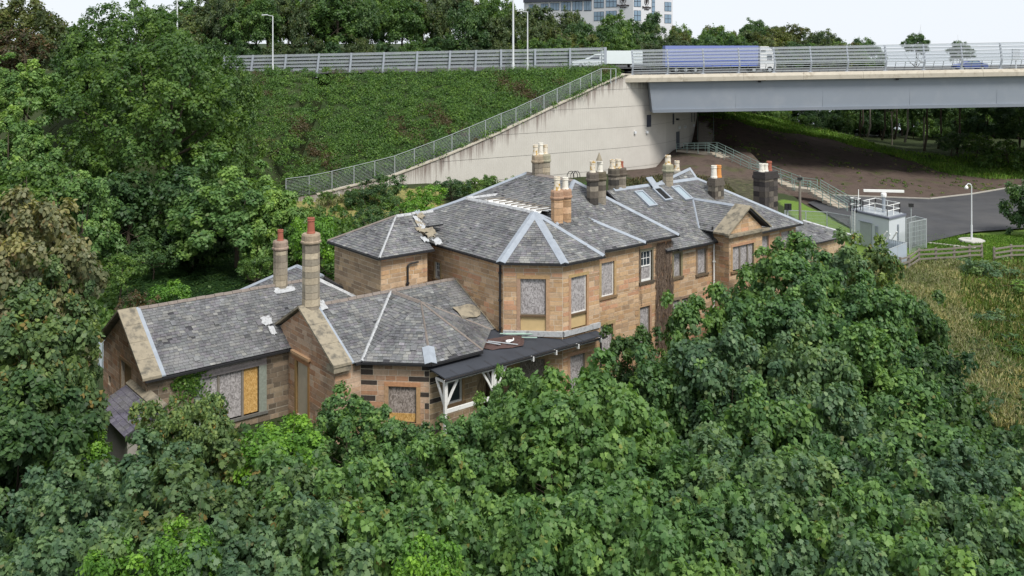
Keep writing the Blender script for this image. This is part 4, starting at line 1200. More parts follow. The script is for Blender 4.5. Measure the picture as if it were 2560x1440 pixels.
for cu, cv, su, sv in [(-1.15 + random.uniform(-.45, .35) + .05 * k_, 5.9 + k_ * .27, random.uniform(.3, .6), random.uniform(.3, .55)) for k_ in range(10)]:
    rag_sheet('torn_flashing', cu, cv, 7.82 + .53 * (cv - 5.5), su, sv, random.choice(['lead_white', 'coping', 'lead', 'lead_white']), roofs['b2f'], n=4, amp=.13)
rag_sheet('torn_flashing', -10.55, 7.9, 4.75, .55, .5, 'lead_white', roofs['wf'], n=5, amp=.08)
rag_sheet('torn_flashing', -10.5, 7.3, 4.36, .3, .5, 'lead_white', roofs['wf'], n=4, amp=.06)
rag_sheet('torn_flashing', -8.9, 4.75, 5.98, .4, .6, 'lead_white', roofs['pf'], n=4, amp=.05)
rag_sheet('torn_flashing', -8.75, 9.55, 5.8, 1.15, .35, 'lead_white', roofs['wf'], n=4, amp=.02)
rag_sheet('loose_slate_patch', -1.1, 2.5, 4.75, 1.3, .8, 'coping', roofs['pf'], n=3, amp=.03)
# a strip of flashing where the low roof meets the bay block
flashing(UV(-.22, 1.2, EP), UV(-.22, 4.94, RPz), roofs['pf'], Vector((-CU, -SU, 0)), w=.08, mat='coping')
b = MB()
for a_, c_ in (((-.17, .55), (2.17, -1.7)), ((2.17, -1.7), (4.93, -1.7))):
    A_, B_ = UV(*a_, 3.86), UV(*c_, 3.86); d_ = (B_ - A_).normalized(); n_ = Vector((d_.y, -d_.x, 0))
    b.obox((A_ + B_) / 2 + n_ * .06, (B_ - A_) / 2, n_ * .07, (0, 0, .14))
b.build('flashing', 'lead_white', hs)

# ---- chimneys
def chimney(u, v, z0, ytop, hw, kind='oct', mat='chimney_stone', col=(.34, .29, .22), pots=(), ypot=None, cols=None, capmat=None):
    c = UV(u, v, 0); z1 = H + (HY - ytop) / F * c.y
    rot = ANG; b = MB(); z = z0; du = Vector((CU, SU, 0)); dv = Vector((-SU, CU, 0))
    offs = [Vector((0, 0, 0))] if kind in ('oct', 'rect') else [du * -hw * .9, du * hw * .9]
    capz = z1 - .55
    while z < capz - .02:
        zt = min(capz, z + random.uniform(.3, .42))
        for of in offs:
            g = random.uniform(.86, 1.1); t = tuple(x * g for x in (random.choice(cols) if cols else col))
            k = 1.0 + .10 * max(0, (capz - z) / (capz - z0) - .72) / .28
            if kind == 'rect':
                for i in range(3):
                    for j in range(2):
                        g = random.uniform(.6, 1.3); t = tuple(x * g for x in (random.choice(cols) if cols else col))
                        b.obox(c + du * hw * (i - 1) * .667 + dv * hw * (j - .5) * .66 + Vector((0, 0, (z + zt) / 2)), du * (hw / 3 - .012), dv * (hw * .33 - .01), (0, 0, (zt - z) / 2 - .012), t)
            else:
                b.lathe(c + of + Vector((0, 0, z + .01)), [(hw * 1.05 * k, 0), (hw * 1.05 * k, zt - z - .022)], 8, t, rot)
                for fi in range(0, 8, 2):
                    g = random.uniform(.82, 1.15); b.t[-10 + fi] = b.t[-9 + fi] = tuple(x * g for x in t)
        z = zt
    if kind != 'oct':   # core behind the joints
        if kind == 'rect': b.obox(c + Vector((0, 0, (z0 + capz) / 2)), du * (hw - .04), dv * (hw * .66 - .04), (0, 0, (capz - z0) / 2), (.2, .18, .15))
    for of in offs:
        if kind != 'rect': b.lathe(c + of + Vector((0, 0, z0)), [(hw, 0), (hw, capz - z0)], 8, (.2, .18, .15), rot)
    ch = b.build('chimney', mat, hs)
    b = MB()
    for of in offs:
        if kind == 'rect':
            b.obox(c + Vector((0, 0, capz + .12)), du * (hw + .05), dv * (hw * .66 + .05), (0, 0, .12), col); b.obox(c + Vector((0, 0, capz + .38)), du * (hw + .0), dv * (hw * .66), (0, 0, .14), col)
        else:
            b.lathe(c + of + Vector((0, 0, capz)), [(hw * 1.08, 0), (hw * 1.24, .08), (hw * 1.24, .16), (hw * 1.12, .2), (hw * 1.12, .46), (hw * 1.02, .55)], 8, tuple(x * random.uniform(.8, 1.0) for x in col), rot)
    b.build('cap', capmat or mat, ch)
    if ypot is not None:
        hp = H + (HY - ypot) / F * c.y - z1 + .04
        for (du_, dv_, r, hk, pm) in pots:
            q = c + du * du_ + dv * dv_ + Vector((0, 0, z1 - .04)); h = hp * hk
            p_ = MB().lathe(q, [(r * 1.12, 0), (r * 1.1, h * .12), (r * .98, h * .18), (r * .86, h * .78), (r * 1.0, h * .8), (r * 1.0, h * .86), (r * .9, h * .88), (r * .98, h * .95), (r * .95, h), (r * .6, h), (r * .6, h * .8)], 12)
            p_.build('pot', pm, ch, smooth=False)
    # lead apron
    b = MB(); b.ubox(u - hw * (1 if kind != 'double' else 1.95) - .14, u + hw * (1 if kind != 'double' else 1.95) + .14, v - hw - .2, v + hw + .12, z0 + .25, z0 + .34)
    return ch
GREYC = [(.33, .29, .23), (.28, .25, .2), (.38, .33, .25), (.24, .21, .17)]
DARKC = [(.12, .105, .09), (.2, .18, .15), (.07, .065, .06), (.27, .24, .2)]
BLKC = [(.05, .045, .045), (.09, .08, .075), (.13, .115, .1)]
TANC = [(.42, .27, .16), (.46, .31, .2), (.38, .25, .15)]
chimney(-8.75, 10.0, 5.2, 601, .375, 'oct', cols=GREYC, pots=[(0, 0, .17, 1, 'pot_red')], ypot=574)
chimney(-9.45, 4.94, 5.3, 583, .43, 'oct', cols=GREYC, pots=[(0, 0, .2, 1, 'pot_red')], ypot=544)
def at_px(px, Y):                       # house-axis position of a photo column at a distance
    X = (px - CX) / F * Y; dx, dy = X, Y - 51
    return dx * CU + dy * SU, -dx * SU + dy * CU
chimney(*at_px(1353, 62.5), 9.6, 386, .36, 'double', cols=GREYC, pots=[(-.5, 0, .19, .88, 'pot_buff'), (0, .05, .18, 1, 'pot_white'), (.45, .1, .17, .8, 'pot_buff')], ypot=357)
for px, Y, z0, yt, hw, kind, mat, cols, pots, yp in (
        (1403, 55.4, 8.2, 474, .36, 'double', 'chimney_stone', TANC, [(-.33, 0, .2, 1, 'pot_buff'), (.33, 0, .19, .9, 'pot_white')], 441),
        (1491, 58.4, 8.6, 430, .37, 'double', 'chimney_black', DARKC, [(-.33, 0, .19, .92, 'pot_buff'), (.3, 0, .2, .8, 'pot_white')], 399),
        (1543, 63.0, 8.0, 420, .37, 'double', 'chimney_black', DARKC, [(-.45, 0, .2, 1, 'pot_buff'), (.1, 0, .21, 1, 'pot_buff'), (.5, .1, .15, .7, 'pot_red')], 398),
        (1670, 65.6, 9.0, 411, .36, 'oct', 'chimney_stone', GREYC, [(-.02, 0, .22, 1, 'pot_buff')], 388),
        (1690, 69.0, 8.0, 426, .34, 'oct', 'chimney_stone', GREYC, [(.1, 0, .2, 1, 'pot_buff')], 402),
        (1790, 66.3, 7.8, 443, .5, 'rect', 'chimney_black', DARKC, [(-.22, 0, .21, 1, 'pot_white'), (.25, 0, .23, .98, 'pot_orange')], 413),
        (1914, 71.5, 5.6, 427, .82, 'rect', 'chimney_black', BLKC, [(-.5, 0, .21, .85, 'pot_white'), (-.02, 0, .21, .8, 'pot_white'), (.45, 0, .21, 1, 'pot_red')], 404)):
    u_, v_ = at_px(px, Y); chimney(u_, v_, z0, yt, hw, kind, mat, cols[0], pots, yp, cols)
u_, v_ = at_px(1501, 58.0)
q = UV(u_, v_, 0)
b = MB(); b.lathe(P(1498, 399, 58.4) - Vector((0, 0, .06)), [(.21, 0), (.02, .5)], 8); b.build('chimney_cowl', 'coping', hs)
# skirts of lead at the chimney feet
rag_sheet('flashing', *at_px(1507, 57.4), 8.95, .9, .5, 'lead_white', roofs['b4f'], n=3, amp=.03)
# roof hooks (ladder hoops) on the tall block's ridge
b = MB()
for px in (1418, 1427, 1433):
    c0 = P(px, 458, 60.5); b.tube([c0, c0 + Vector((0, 0, .55)), c0 + Vector((.12, 0, .75)), c0 + Vector((.3, 0, .78)), c0 + Vector((.42, 0, .6)), c0 + Vector((.44, 0, .35))], .025, 6)
b.build('roof_hook', 'black_iron', hs)
# roof lights on the right wing
nr = roofs['rwf']; up_ = nr.cross(Vector((CU, SU, 0)).cross(nr)); ud = Vector((CU, SU, 0)); us = nr.cross(ud); us = us if us.z > 0 else -us
for px, py, w_, l_, op in ((1613, 499, .36, .75, 0), (1655, 488, .34, .62, 1), (1704, 485, .36, .7, 0)):
    c_ = ray_plane(px, py, UV(14, -.7, EW), nr) + nr * .06
    b = MB()
    for sgn in (-1, 1): b.obox(c_ + ud * sgn * w_ + nr * .03, ud * .06, us * (l_ + .06), nr * .07); b.obox(c_ + us * sgn * l_ + nr * .03, ud * (w_ - .06), us * .06, nr * .069)
    wo = b.build('roof_light', 'lead', hs)
    b = MB(); b.obox(c_ + nr * .03, ud * (w_ - .06), us * (l_ - .06), nr * .02); b.build('pane', 'dark_void' if op else 'glass_sky', wo)  # under the open sash a dark sheet stands in for the unlit opening
    if op:
        h0 = c_ + us * (l_ + .05); ax = (us * .95 + nr * .2).normalized()
        b = MB(); b.obox(h0 + ax * l_ * .75 + nr * .08, ud * w_ * .9, ax * l_ * .75, nr * .025); b.build('open_sash', 'lead', wo)
b = MB(); b.obox(UV(16.35, -.55, 7.3), (.05, 0, 0), (0, .05, 0), (0, 0, .5)); b.build('vent_pipe', 'black_iron', hs)
b = MB(); b.tube([P(1583, 595, 58.2), P(1583, 572, 58.2)], .05, 6); b.build('vent_pipe', 'black_iron', hs)
# downpipes
def downpipe(u, v, z0, z1, mat='black_iron', r=.06):
    b = MB(); q = UV(u, v, 0); b.tube([q + Vector((0, 0, z0)), q + Vector((0, 0, z1))], r, 7)
    z = z0 + .5
    while z < z1: b.obox(q + Vector((0, 0, z)), (r * 1.5, 0, 0), (0, r * 1.5, 0), (0, 0, .04)); z += 1.5
    return b.build('downpipe', mat, hs)
downpipe(-.26, .72, 3.6, 7.6); downpipe(4.95, -1.82, 0, 3.4); downpipe(-9.75, 6.32, 0, 3.4); downpipe(-3.0, 5.7, 4, 7.0); downpipe(16.55, -.5, 2, 6.7, 'white_paint'); downpipe(-.6, .9, 0, 3.3)
b = MB(); b.tube([UV(-3.0, 5.7, 7.0), UV(-2.85, 5.66, 7.1), UV(-2.3, 5.66, 7.12)], .05, 6); b.build('downpipe', 'black_iron', hs)
# bare creeper stems over the sooty wall, ivy on the wing
b = MB()
A_ = UV(9.6, -.5, 0)
for k in range(520):
    u0 = 10.95 + random.random() * 1.5 if random.random() < .85 else 9.3 + random.random() * 3.1
    z0 = random.uniform(.3, 6.8); ln = random.uniform(.5, 1.6); u1 = u0 + random.uniform(-.25, .25); z1 = min(7.4, z0 + ln)
    if (9.75 < u0 < 10.9 or 9.75 < u1 < 10.9) and z0 < 7: continue
    p0, p1 = UV(u0, -.47 - random.random() * .09, z0), UV(u1, -.47 - random.random() * .09, z1)
    g = random.uniform(.7, 1.25); b.bar(p0, p1, random.uniform(.015, .035), .02, t=(g, g, g))
b.build('bare_creeper', 'dry_twig', hs)
def leaf_patch(name, fn, n, size, mat, parent=None, seed=1):
    """small flat leaves: fn(rng)->(point, normal)"""
    r = random.Random(seed); vs = []; tn = []
    for _ in range(n):
        p_, nn = fn(r); nn = (Vector(nn) + Vector((r.gauss(0, .4), r.gauss(0, .4), r.gauss(0, .4)))).normalized()
        a = nn.cross(Vector((r.gauss(0, 1), r.gauss(0, 1), r.gauss(0, 1)))).normalized(); c_ = nn.cross(a); s = size * r.uniform(.6, 1.3)
        vs += [p_ - a * s, p_ - c_ * s * .6, p_ + a * s, p_ + c_ * s * .6]; tn.append((r.random(), r.random(), r.random()))
    og = sum(vs, Vector()) / len(vs)
    me = np_mesh(name, np.array([tuple(v_ - og) for v_ in vs]), 4, n, mat, np.array(tn))
    return link(bpy.data.objects.new(name, me), parent, og)
def ivy(r):
    u = r.gauss(-15.3, .42); z = 3.35 - abs(r.gauss(0, .75)); return UV(u, 6.42 - r.random() * .12, max(.6, min(3.4, z))), (.6, -.77, .2)
leaf_patch('ivy', ivy, 420, .09, 'leaf_ivy', hs, 3)

# ---- verandah: felt roof on white brackets and posts
vr = MB(); vr.prism([UV(-6.15, -2.4, 3.44), UV(4.66, -2.4, 3.44), UV(4.66, 1.4, 3.8), UV(-6.15, -.9, 3.6), ], (0, 0, .07))
vr = MB()
for u0, u1, v1 in ((-6.15, -2.9, -.92), (-2.9, 4.66, 1.4)):
    z1 = 3.44 + (v1 + 2.4) * .1
    vr.prism([UV(u0, -2.4, 3.44), UV(u1, -2.4, 3.44), UV(u1, v1, z1), UV(u0, v1, z1)], (0, 0, .07))
ver = vr.build('verandah_roof', 'felt', hs)
b = MB()
for k in range(10): u = -5.4 + k * 1.05; b.add([UV(u, -2.4, 3.512), UV(u + .05, -2.4, 3.512), UV(u + .05, -1.75, 3.578), UV(u, -1.75, 3.578)], [(0, 1, 2, 3)])
b.build('felt_seam', 'black_iron', ver)
b = MB(); b.ubox(-6.2, 4.7, -2.47, -2.41, 3.30, 3.42); b.build('fascia', 'white_paint', ver)
b = MB(); b.ubox(-6.2, 4.75, -2.56, -2.475, 3.37, 3.45); b.build('gutter', 'black_iron', ver)
for u in (-.7, .9, 2.5, 4.2): MB().ubox(u, u + .06, -2.6, -2.4, 3.2, 3.44).build('gutter_bracket', 'white_paint', ver)
for u in (-6.02, -3.0):
    b = MB(); b.ubox(u - .07, u + .07, -2.32, -2.18, .0, 3.3); po = b.build('verandah_post', 'white_paint', hs)
    b = MB()
    pts = [(0, 3.3), (.62, 3.3), (.62, 3.12), (.45, 2.95), (.36, 2.7), (.2, 2.45), (.0, 2.2), (0, 2.5), (.12, 2.62), (.22, 3.0), (.12, 3.16), (0, 3.16)]
    def brk(sgn, along):
        for (a0, a1) in (((.0, 3.24), (.7, 3.24)), ((.03, 2.15), (.34, 2.7)), ((.34, 2.7), (.66, 3.2)), ((.03, 3.2), (.03, 2.1))):
            if along: b.bar(UV(u + sgn * (a0[0] + .07), -2.25, a0[1]), UV(u + sgn * (a1[0] + .07), -2.25, a1[1]), .085, .1)
            else: b.bar(UV(u, -2.25 + (a0[0] + .07), a0[1]), UV(u, -2.25 + (a1[0] + .07), a1[1]), .085, .1)
    brk(1, True)
    if u > -6: brk(-1, True)
    brk(1, False)
    b.build('bracket', 'white_paint', po)
b = MB(); b.ubox(-5.95, -3.07, -2.3, -2.2, 1.72, 1.9); b.build('rail', 'white_paint', hs)

# ---- split the slates and stones: the 300 that show largest are parts, the rest one mesh each
def split(items, nm, rest, matf):
    items.sort(key=lambda t: -t[0])
    for it in items[:300]:
        b = MB(); b.add(it[2], it[3], it[4]); og = sum(it[2], Vector()) / len(it[2])
        b.build(nm, matf(it), it[1], origin=og)
    by = {}
    for it in items[300:]: by.setdefault(matf(it), MB()).add(it[2], it[3], it[4])
    mats = list(by)
    vs, fs, ts, mi = [], [], [], []
    for k, mt in enumerate(mats):
        o_ = len(vs); vs += by[mt].v; fs += [tuple(i + o_ for i in f) for f in by[mt].f]; ts += by[mt].t; mi += [k] * len(by[mt].f)
    q = MB(); q.v, q.f, q.t = vs, fs, ts
    ob = q.build(rest, mats[0], hs)
    for mt in mats[1:]: ob.data.materials.append(MATS[mt])
    ob.data.polygons.foreach_set('material_index', mi)
    ob['kind'] = 'stuff'
split(SLATES, 'slate', 'slating', lambda it: 'slate')
split(STONES, 'stone', 'stonework', lambda it: it[5])

# ================================================================== things on and round the house
tp = MB(); n = 12; g = []
random.seed(21)
for i in range(n + 1):
    row = []
    for j in range(n + 1):
        a, r = 2 * math.pi * i / n, j / n
        u = -1.05 + 1.45 * r * math.cos(a) * (1 + .22 * math.sin(3 * a) + .1 * math.sin(7 * a)); v = -.55 + .85 * r * math.sin(a) * (1 + .25 * math.cos(2 * a + 1) + .12 * math.cos(5 * a))
        row.append(UV(u, v, 3.53 + (v + 2.4) * .1 + .17 * random.random() * (1 - .6 * r)))
    g.append(row)
for i in range(n): g[n] = g[0]
for i in range(n):
    for j in range(n): tp.face([g[i][j], g[i + 1][j], g[i + 1][j + 1], g[i][j + 1]])
tag(tp.build('tarpaulin', 'tarp_brown'), 'crumpled brown tarpaulin lying on the black felt verandah roof', 'tarpaulin')
for k, (u0, v0, u1, v1, mt) in enumerate(((-.6, .3, 1.3, -.75, 'pipe_green'), (-.4, .1, 1.05, -.72, 'pipe_green'), (-1.8, -.2, -.7, -1.35, 'galvanised'), (.1, -.7, .8, -1.15, 'pipe_green'), (-2.3, .2, -1.5, -.9, 'galvanised'))):
    z = lambda v: 3.62 + (v + 2.4) * .1 + .05
    o = MB().tube([UV(u0, v0, z(v0)), UV(u1, v1, z(v1))], .032, 7).build('loose_pipe', mt)
    tag(o, ('pale green' if mt == 'pipe_green' else 'dull grey') + ' loose pipe lying across the tarpaulin on the verandah roof', 'pipe', 'loose pipes on the verandah roof')

q_ = [UV(-.75 + .22 * math.cos(t * .5), -.75 + .18 * math.sin(t * .5) * (1 if t < 9 else .4), 3.80 + .004 * t) for t in range(0, 13)] + [UV(-.35, -.55, 3.84)]
tag(MB().tube(q_, .04, 6).build('loose_rope', 'bright_white'), 'white rope curled on the brown tarpaulin', 'rope')
# metal hoarding left of the long wing
ho = empty('metal_hoarding', P(225, 905, 56) * 1, 'pale blue corrugated metal hoarding behind the gable end of the low wing', 'hoarding')
hz0 = 0.0
for k in range(7):
    a, c = Vector((-26.6 + k * .62, 56.5 + k * .1, 0)), Vector((-26.0 + k * .62, 56.6 + k * .1, 0))
    b = MB()
    for i in range(4):
        q0, q1 = a.lerp(c, i / 4), a.lerp(c, (i + 1) / 4); off = Vector((0, -.05 if i % 2 else 0, 0))
        b.prism([q0 + off, q1 + off, q1 + off + Vector((0, 0, 2.1)), q0 + off + Vector((0, 0, 2.1))], (0, .02, 0))
    b.build('sheet', 'hoarding', ho)
MB().bar((-26.7, 56.6, 1.7), (-22.2, 57.3, 1.7), .08).build('rail', 'galvanised', ho)

# ------------------------------------------------------------------ yard by the radar cabin
yp = [(38.5, 90.5), (41.0, 92.6), (47.5, 97.5), (54, 99.6), (72, 100.5), (95, 104), (100, 140), (86, 138), (70, 129.5), (60, 122.5), (52.7, 118.6), (46, 120.3), (41.5, 121.5), (36.5, 116), (36, 100)]
b = MB(); b.face([(x, y, 0.2) for x, y in yp]); struct(b.build('yard', 'asphalt'))
kb = [(60, 122.5), (52.7, 118.6), (46, 120.3), (41.5, 121.5)]
b = MB()
for a, c in zip([(70, 129.5)] + kb, kb): b.bar((*a, .2), (*c, .2), .3, .22)
struct(b.build('kerb', 'kerb'))
b = MB(); b.bar((44.5, 90.2, .1), (40.9, 92.7, .12), .35, .1); struct(b.build('path_edging', 'kerb'))

def lamp_post(name, px, ytop, Y, label, zbase, r=.09, arm=True, head='cctv', group=None):
    x = (px - CX) / F * Y; zt = H + (HY - ytop) / F * Y
    root = empty(name, (x, Y, zbase), label, 'street lamp' if head != 'cctv' else 'camera pole', group)
    b = MB(); b.tube([(x, Y, zbase - .3), (x, Y, zbase + 1.6)], r * 1.35, 8); b.tube([(x, Y, zbase + 1.6), (x, Y, zt)], [r, r * .7], 8); b.build('pole', 'lamp_steel', root)
    if head == 'cctv':
        b = MB(); b.tube([(x, Y, zt), (x - .1, Y, zt + .22), (x - .35, Y, zt + .28), (x - .5, Y, zt + .1)], .05, 7); b.build('neck', 'lamp_steel', root)
        b = MB(); b.lathe((x - .52, Y, zt - .3), [(.05, 0), (.16, .05), (.19, .18), (.12, .33), (.05, .4)], 10); b.build('camera_dome', 'bright_white', root, smooth=True)
        b = MB(); b.lathe((x, Y, zbase + .02), [(1.25, 0), (1.2, .14)], 8); b.build('foot_slab', 'concrete_pad', root)
    elif head == 'lamp':
        b = MB(); b.bar((x, Y, zt), (x - .8, Y - .1, zt + .14), .07); b.obox((x - 1.1, Y - .1, zt + .16), (.4, 0, .03), (0, .14, 0), (0, 0, .06)); b.build('lamp_head', 'lamp_steel', root)
    return root
lamp_post('camera_pole', 2429, 466, 93.5, 'white CCTV pole with drooping dome standing on the bright lawn by the yard', .1, r=.07)
lamp_post('street_lamp', 682, 40, 131.5, 'slim pale street lamp beside the left end of the wind shield', ROAD_Z - 1, head='lamp', r=.1)
lamp_post('street_lamp', 1283, -70, 131.8, 'tall thick white lamp column in front of the wind shield, top out of sight', ROAD_Z - .8, head='lamp', r=.15)
lamp_post('street_lamp', 1319, 30, 131.9, 'slim street lamp standing close beside the tall thick column', ROAD_Z - .8, head='lamp', r=.1)
lamp_post('street_lamp', 443, -60, 150, 'street lamp rising above the big dark oak', ROAD_Z - 1, head='lamp', r=.13)
# wooden pole below the steps, signal head and cabinets at the fence
x = P(1999, 500, 88).x
ro = empty('timber_pole', (x, 88, 0), 'weathered timber pole standing below the concrete steps', 'pole')
b = MB(); b.tube([(x + .1, 88, -.3), (x, 88, 7.4)], [.16, .11], 8); b.build('pole', 'grey_timber', ro)
b = MB(); b.obox((x, 87.9, 7.1), (.22, 0, 0), (0, .08, 0), (0, 0, .12)); b.build('insulator_box', 'black_iron', ro)
x = P(1969, 510, 84).x
ro = empty('signal_head', (x, 84, 0), 'small black signal lamps on grey post by the dark chimney', 'signal')
b = MB(); b.tube([(x, 84, -.2), (x, 84, 5.0)], .07, 7); b.build('post', 'galvanised', ro)
for dx in (-.16, .16):
    b = MB(); b.obox((x + dx, 83.9, 5.15), (.13, 0, 0), (0, .12, 0), (0, 0, .28)); b.build('lamp_box', 'black_iron', ro)
x = P(1956, 525, 84).x
tag(MB().box(x - .35, x + .35, 83.8, 84.3, -.1, 4.4).build('steel_cabinet', 'galvanised'), 'plain grey steel cabinet beside the signal post', 'cabinet')

# radar cabin
RC, RA, RB = Vector((35.3, 88.0, 0)), Vector((33.4, 92.5, 0)), Vector((37.7, 90.1, 0))
dA, dB = (RA - RC), (RB - RC); zr = 3.25
cb = empty('radar_cabin', (RC + RA) / 2, 'white equipment cabin with roof railings beside the asphalt yard', 'cabin')
def q4(k0, k1, j0, j1, z0, z1, b):     # box in the cabin's axes
    b.add([RC + dA * i + dB * j + Vector((0, 0, z)) for z in (z0, z1) for (i, j) in ((k0, j0), (k1, j0), (k1, j1), (k0, j1))], [(0, 1, 2, 3), (7, 6, 5, 4), (0, 4, 5, 1), (1, 5, 6, 2), (2, 6, 7, 3), (3, 7, 4, 0)]); return b
q4(0, 1, 0, 1, 0, zr, MB()).build('body', 'cabin_white', cb)
q4(-.02, 1.02, -.03, 1.03, zr, zr + .18, MB()).build('roof_edge', 'cabin_trim', cb)
q4(.03, .97, .04, .96, zr + .181, zr + .22, MB()).build('roof_deck', 'galvanised', cb)
do = q4(.45, .75, -.03, 0, .3, 2.5, MB()).build('door', 'galvanised', cb)
q4(.42, .78, -.06, -.031, 2.5, 2.58, MB()).build('hood', 'lead', do)
q4(.3, .34, -.06, 0, .2, 2.4, MB()).build('cable_tray', 'lead', cb)
q4(-.03, 0, .5, .54, .2, 2.6, MB()).build('cable_tray', 'lead', cb)
def rail_run(pts, z0, parent, h=1.0, mat='bright_white', name='guard_rail', r=.03):
    for a, c in zip(pts, pts[1:]):
        b = MB(); nn = max(1, int((c - a).length / 1.1))
        for k in range(nn + 1):
            q = a.lerp(c, k / nn); b.bar(q + Vector((0, 0, z0)), q + Vector((0, 0, z0 + h)), r * 2, r * 2, (0, 1, 0))
        for t in (.5, 1.0): b.bar(a + Vector((0, 0, z0 + h * t)), c + Vector((0, 0, z0 + h * t)), r * 1.8)
        b.build(name, mat, parent)
at = lambda i, j: RC + dA * i + dB * j
rail_run([at(.72, .08), at(.72, .85), at(.08, .85), at(.08, .08), at(.72, .08)], zr + .2, cb, 1.0)
rail_run([at(.98, -.12), at(.8, -.12), at(.8, .12), at(.98, .12), at(.98, -.12)], zr + .1, cb, 1.25)
ld = MB()
for k in range(11): ld.bar(at(.86, -.1) + Vector((0, 0, .3 + k * .3)), at(.94, -.1) + Vector((0, 0, .3 + k * .3)), .03)
ld.bar(at(.86, -.1), at(.86, -.1) + Vector((0, 0, 3.6)), .045, .045, (0, 1, 0)); ld.bar(at(.94, -.1), at(.94, -.1) + Vector((0, 0, 3.6)), .045, .045, (0, 1, 0))
ld.build('ladder', 'bright_white', cb)
MB().bar(at(.85, .1) + Vector((0, 0, zr + .2)), at(.85, .1) + Vector((0, 0, zr + 2.2)), .06, .06, (0, 1, 0)).build('aerial', 'bright_white', cb)
rc = at(.35, .5)
rd = empty('radar_scanner', rc + Vector((0, 0, zr + .22)), 'white bar-shaped radar scanner on a short mast on the cabin roof', 'radar')
b = MB(); b.tube([rc + Vector((0, 0, zr + .2)), rc + Vector((0, 0, zr + 1.75))], .16, 10); b.build('mast', 'lead', rd)
b = MB(); b.lathe(rc + Vector((0, 0, zr + 1.7)), [(.24, 0), (.27, .1), (.27, .3), (.2, .42)], 10); b.build('gearbox', 'bright_white', rd)
b = MB(); b.bar(rc + Vector((-1.85, .25, zr + 2.28)), rc + Vector((1.85, -.25, zr + 2.28)), .17, .24); b.build('scanner_bar', 'bright_white', rd)
fx = at(-.1, 1.05)
fl_ = empty('flood_light', fx, 'small black floodlight behind the radar cabin railing', 'floodlight')
b = MB(); b.tube([fx + Vector((0.1, 0, 0)), fx + Vector((.1, 0, 4.1))], .04, 6); b.build('post', 'galvanised', fl_)
b = MB(); b.obox(fx + Vector((.1, 0, 4.3)), (.2, 0, 0), (0, .12, 0), (0, 0, .17)); b.build('lamp', 'black_iron', fl_)
# weld-mesh fence panels
def mesh_fence(pts, h, label, name='mesh_fence', step=.11, mat='mesh_green', z=0.0, sheet=False, group=None):
    root = empty(name, Vector((*pts[0], z)), label, 'fence', group)
    for a, c in zip(pts, pts[1:]):
        a, c = Vector((*a, z)), Vector((*c, z)); L = (c - a).length; nb = max(1, round(L / 2.4))
        for k in range(nb):
            p0, p1 = a.lerp(c, k / nb), a.lerp(c, (k + 1) / nb)
            MB().bar(p0 - Vector((0, 0, .2)), p0 + Vector((0, 0, h + .05)), .09, .09, (0, 1, 0)).build('post', 'galvanised', root)
            b = MB(); m_ = int((p1 - p0).length / step)
            for i in range(1, m_):
                q = p0.lerp(p1, i / m_); b.bar(q + Vector((0, 0, .05)), q + Vector((0, 0, h)), .018 if not sheet else step * .92, .015, (0, 1, 0))
            if not sheet:
                for i in range(7): b.bar(p0 + Vector((0, 0, .08 + (h - .1) * i / 6)), p1 + Vector((0, 0, .08 + (h - .1) * i / 6)), .018, .015)
            b.build('mesh_panel' if not sheet else 'sheet_panel', mat, root)
        MB().bar(a + Vector((0, 0, h)), c + Vector((0, 0, h)), .07).build('top_rail', 'galvanised', root)
    MB().bar(Vector((*pts[-1], z - .2)), Vector((*pts[-1], z + h + .05)), .09, .09, (0, 1, 0)).build('post', 'galvanised', root)
    return root
mesh_fence([(28.6, 98.5), (32.6, 97.3), (34.2, 95.0)], 2.3, 'grey-green mesh fence panels at the foot of the concrete steps')
mesh_fence([(37.9, 90.4), (39.3, 91.6), (39.7, 90.1), (37.4, 88.4)], 2.9, 'tall mesh enclosure on the yard side of the radar cabin')
mesh_fence([(33.1, 85.0), (34.66, 82.6), (31.85, 79.7)], 2.2, 'low blue-grey steel sheet fence in front of the radar cabin', 'sheet_fence', .22, 'hoarding', 0, True)
for k, (a, c) in enumerate((((33.0, 84.9), (33.6, 84.2)), ((33.9, 84.2), (34.2, 83.5)), ((32.6, 82.6), (33.0, 82.0)))):
    tag(MB().bar((*a, 1.8 + k * .15), (*c, 2.9 + k * .1), .09).build('leaning_pipe', 'bright_white'), 'white pipe leaning over the steel sheet fence by the cabin', 'pipe', 'pipes leaning at the sheet fence')
# timber post-and-rail fence
def rail_fence(pix, label, rails=3, h=1.25, zb=.02):
    pts = [PZ(px, py, zb) for px, py in pix]
    root = empty('timber_fence', pts[0], label, 'fence')
    for q in pts: 
        MB().bar(q - Vector((0, 0, .3)), q + Vector((random.uniform(-.04, .04), 0, h + .1)), .17, .15, (0, 1, 0)).build('post', 'grey_timber', root)
    for a, c in zip(pts, pts[1:]):
        for k in range(rails):
            z = h * (.32 + .32 * k)
            MB().bar(a + Vector((0, -.1, z + random.uniform(-.03, .03))), c + Vector((0, -.1, z + random.uniform(-.03, .03))), .06, .15).build('rail', 'grey_timber', root)
rail_fence([(2250, 682), (2273, 676), (2297, 658), (2340, 656), (2385, 653), (2424, 649), (2455, 647)], 'weathered timber post-and-rail fence running from the cabin to the gate gap')
rail_fence([(2486, 655), (2528, 648), (2590, 646)], 'short timber post-and-rail fence past the gate gap at the lawn corner')
tag(MB().bar(PZ(2425, 664, .15), PZ(2458, 672, .4), .1, .08).bar(PZ(2425, 672, .3), PZ(2458, 660, .5), .08, .08).build('broken_rail', 'grey_timber'), 'fallen broken fence rails at the end post', 'broken rail')

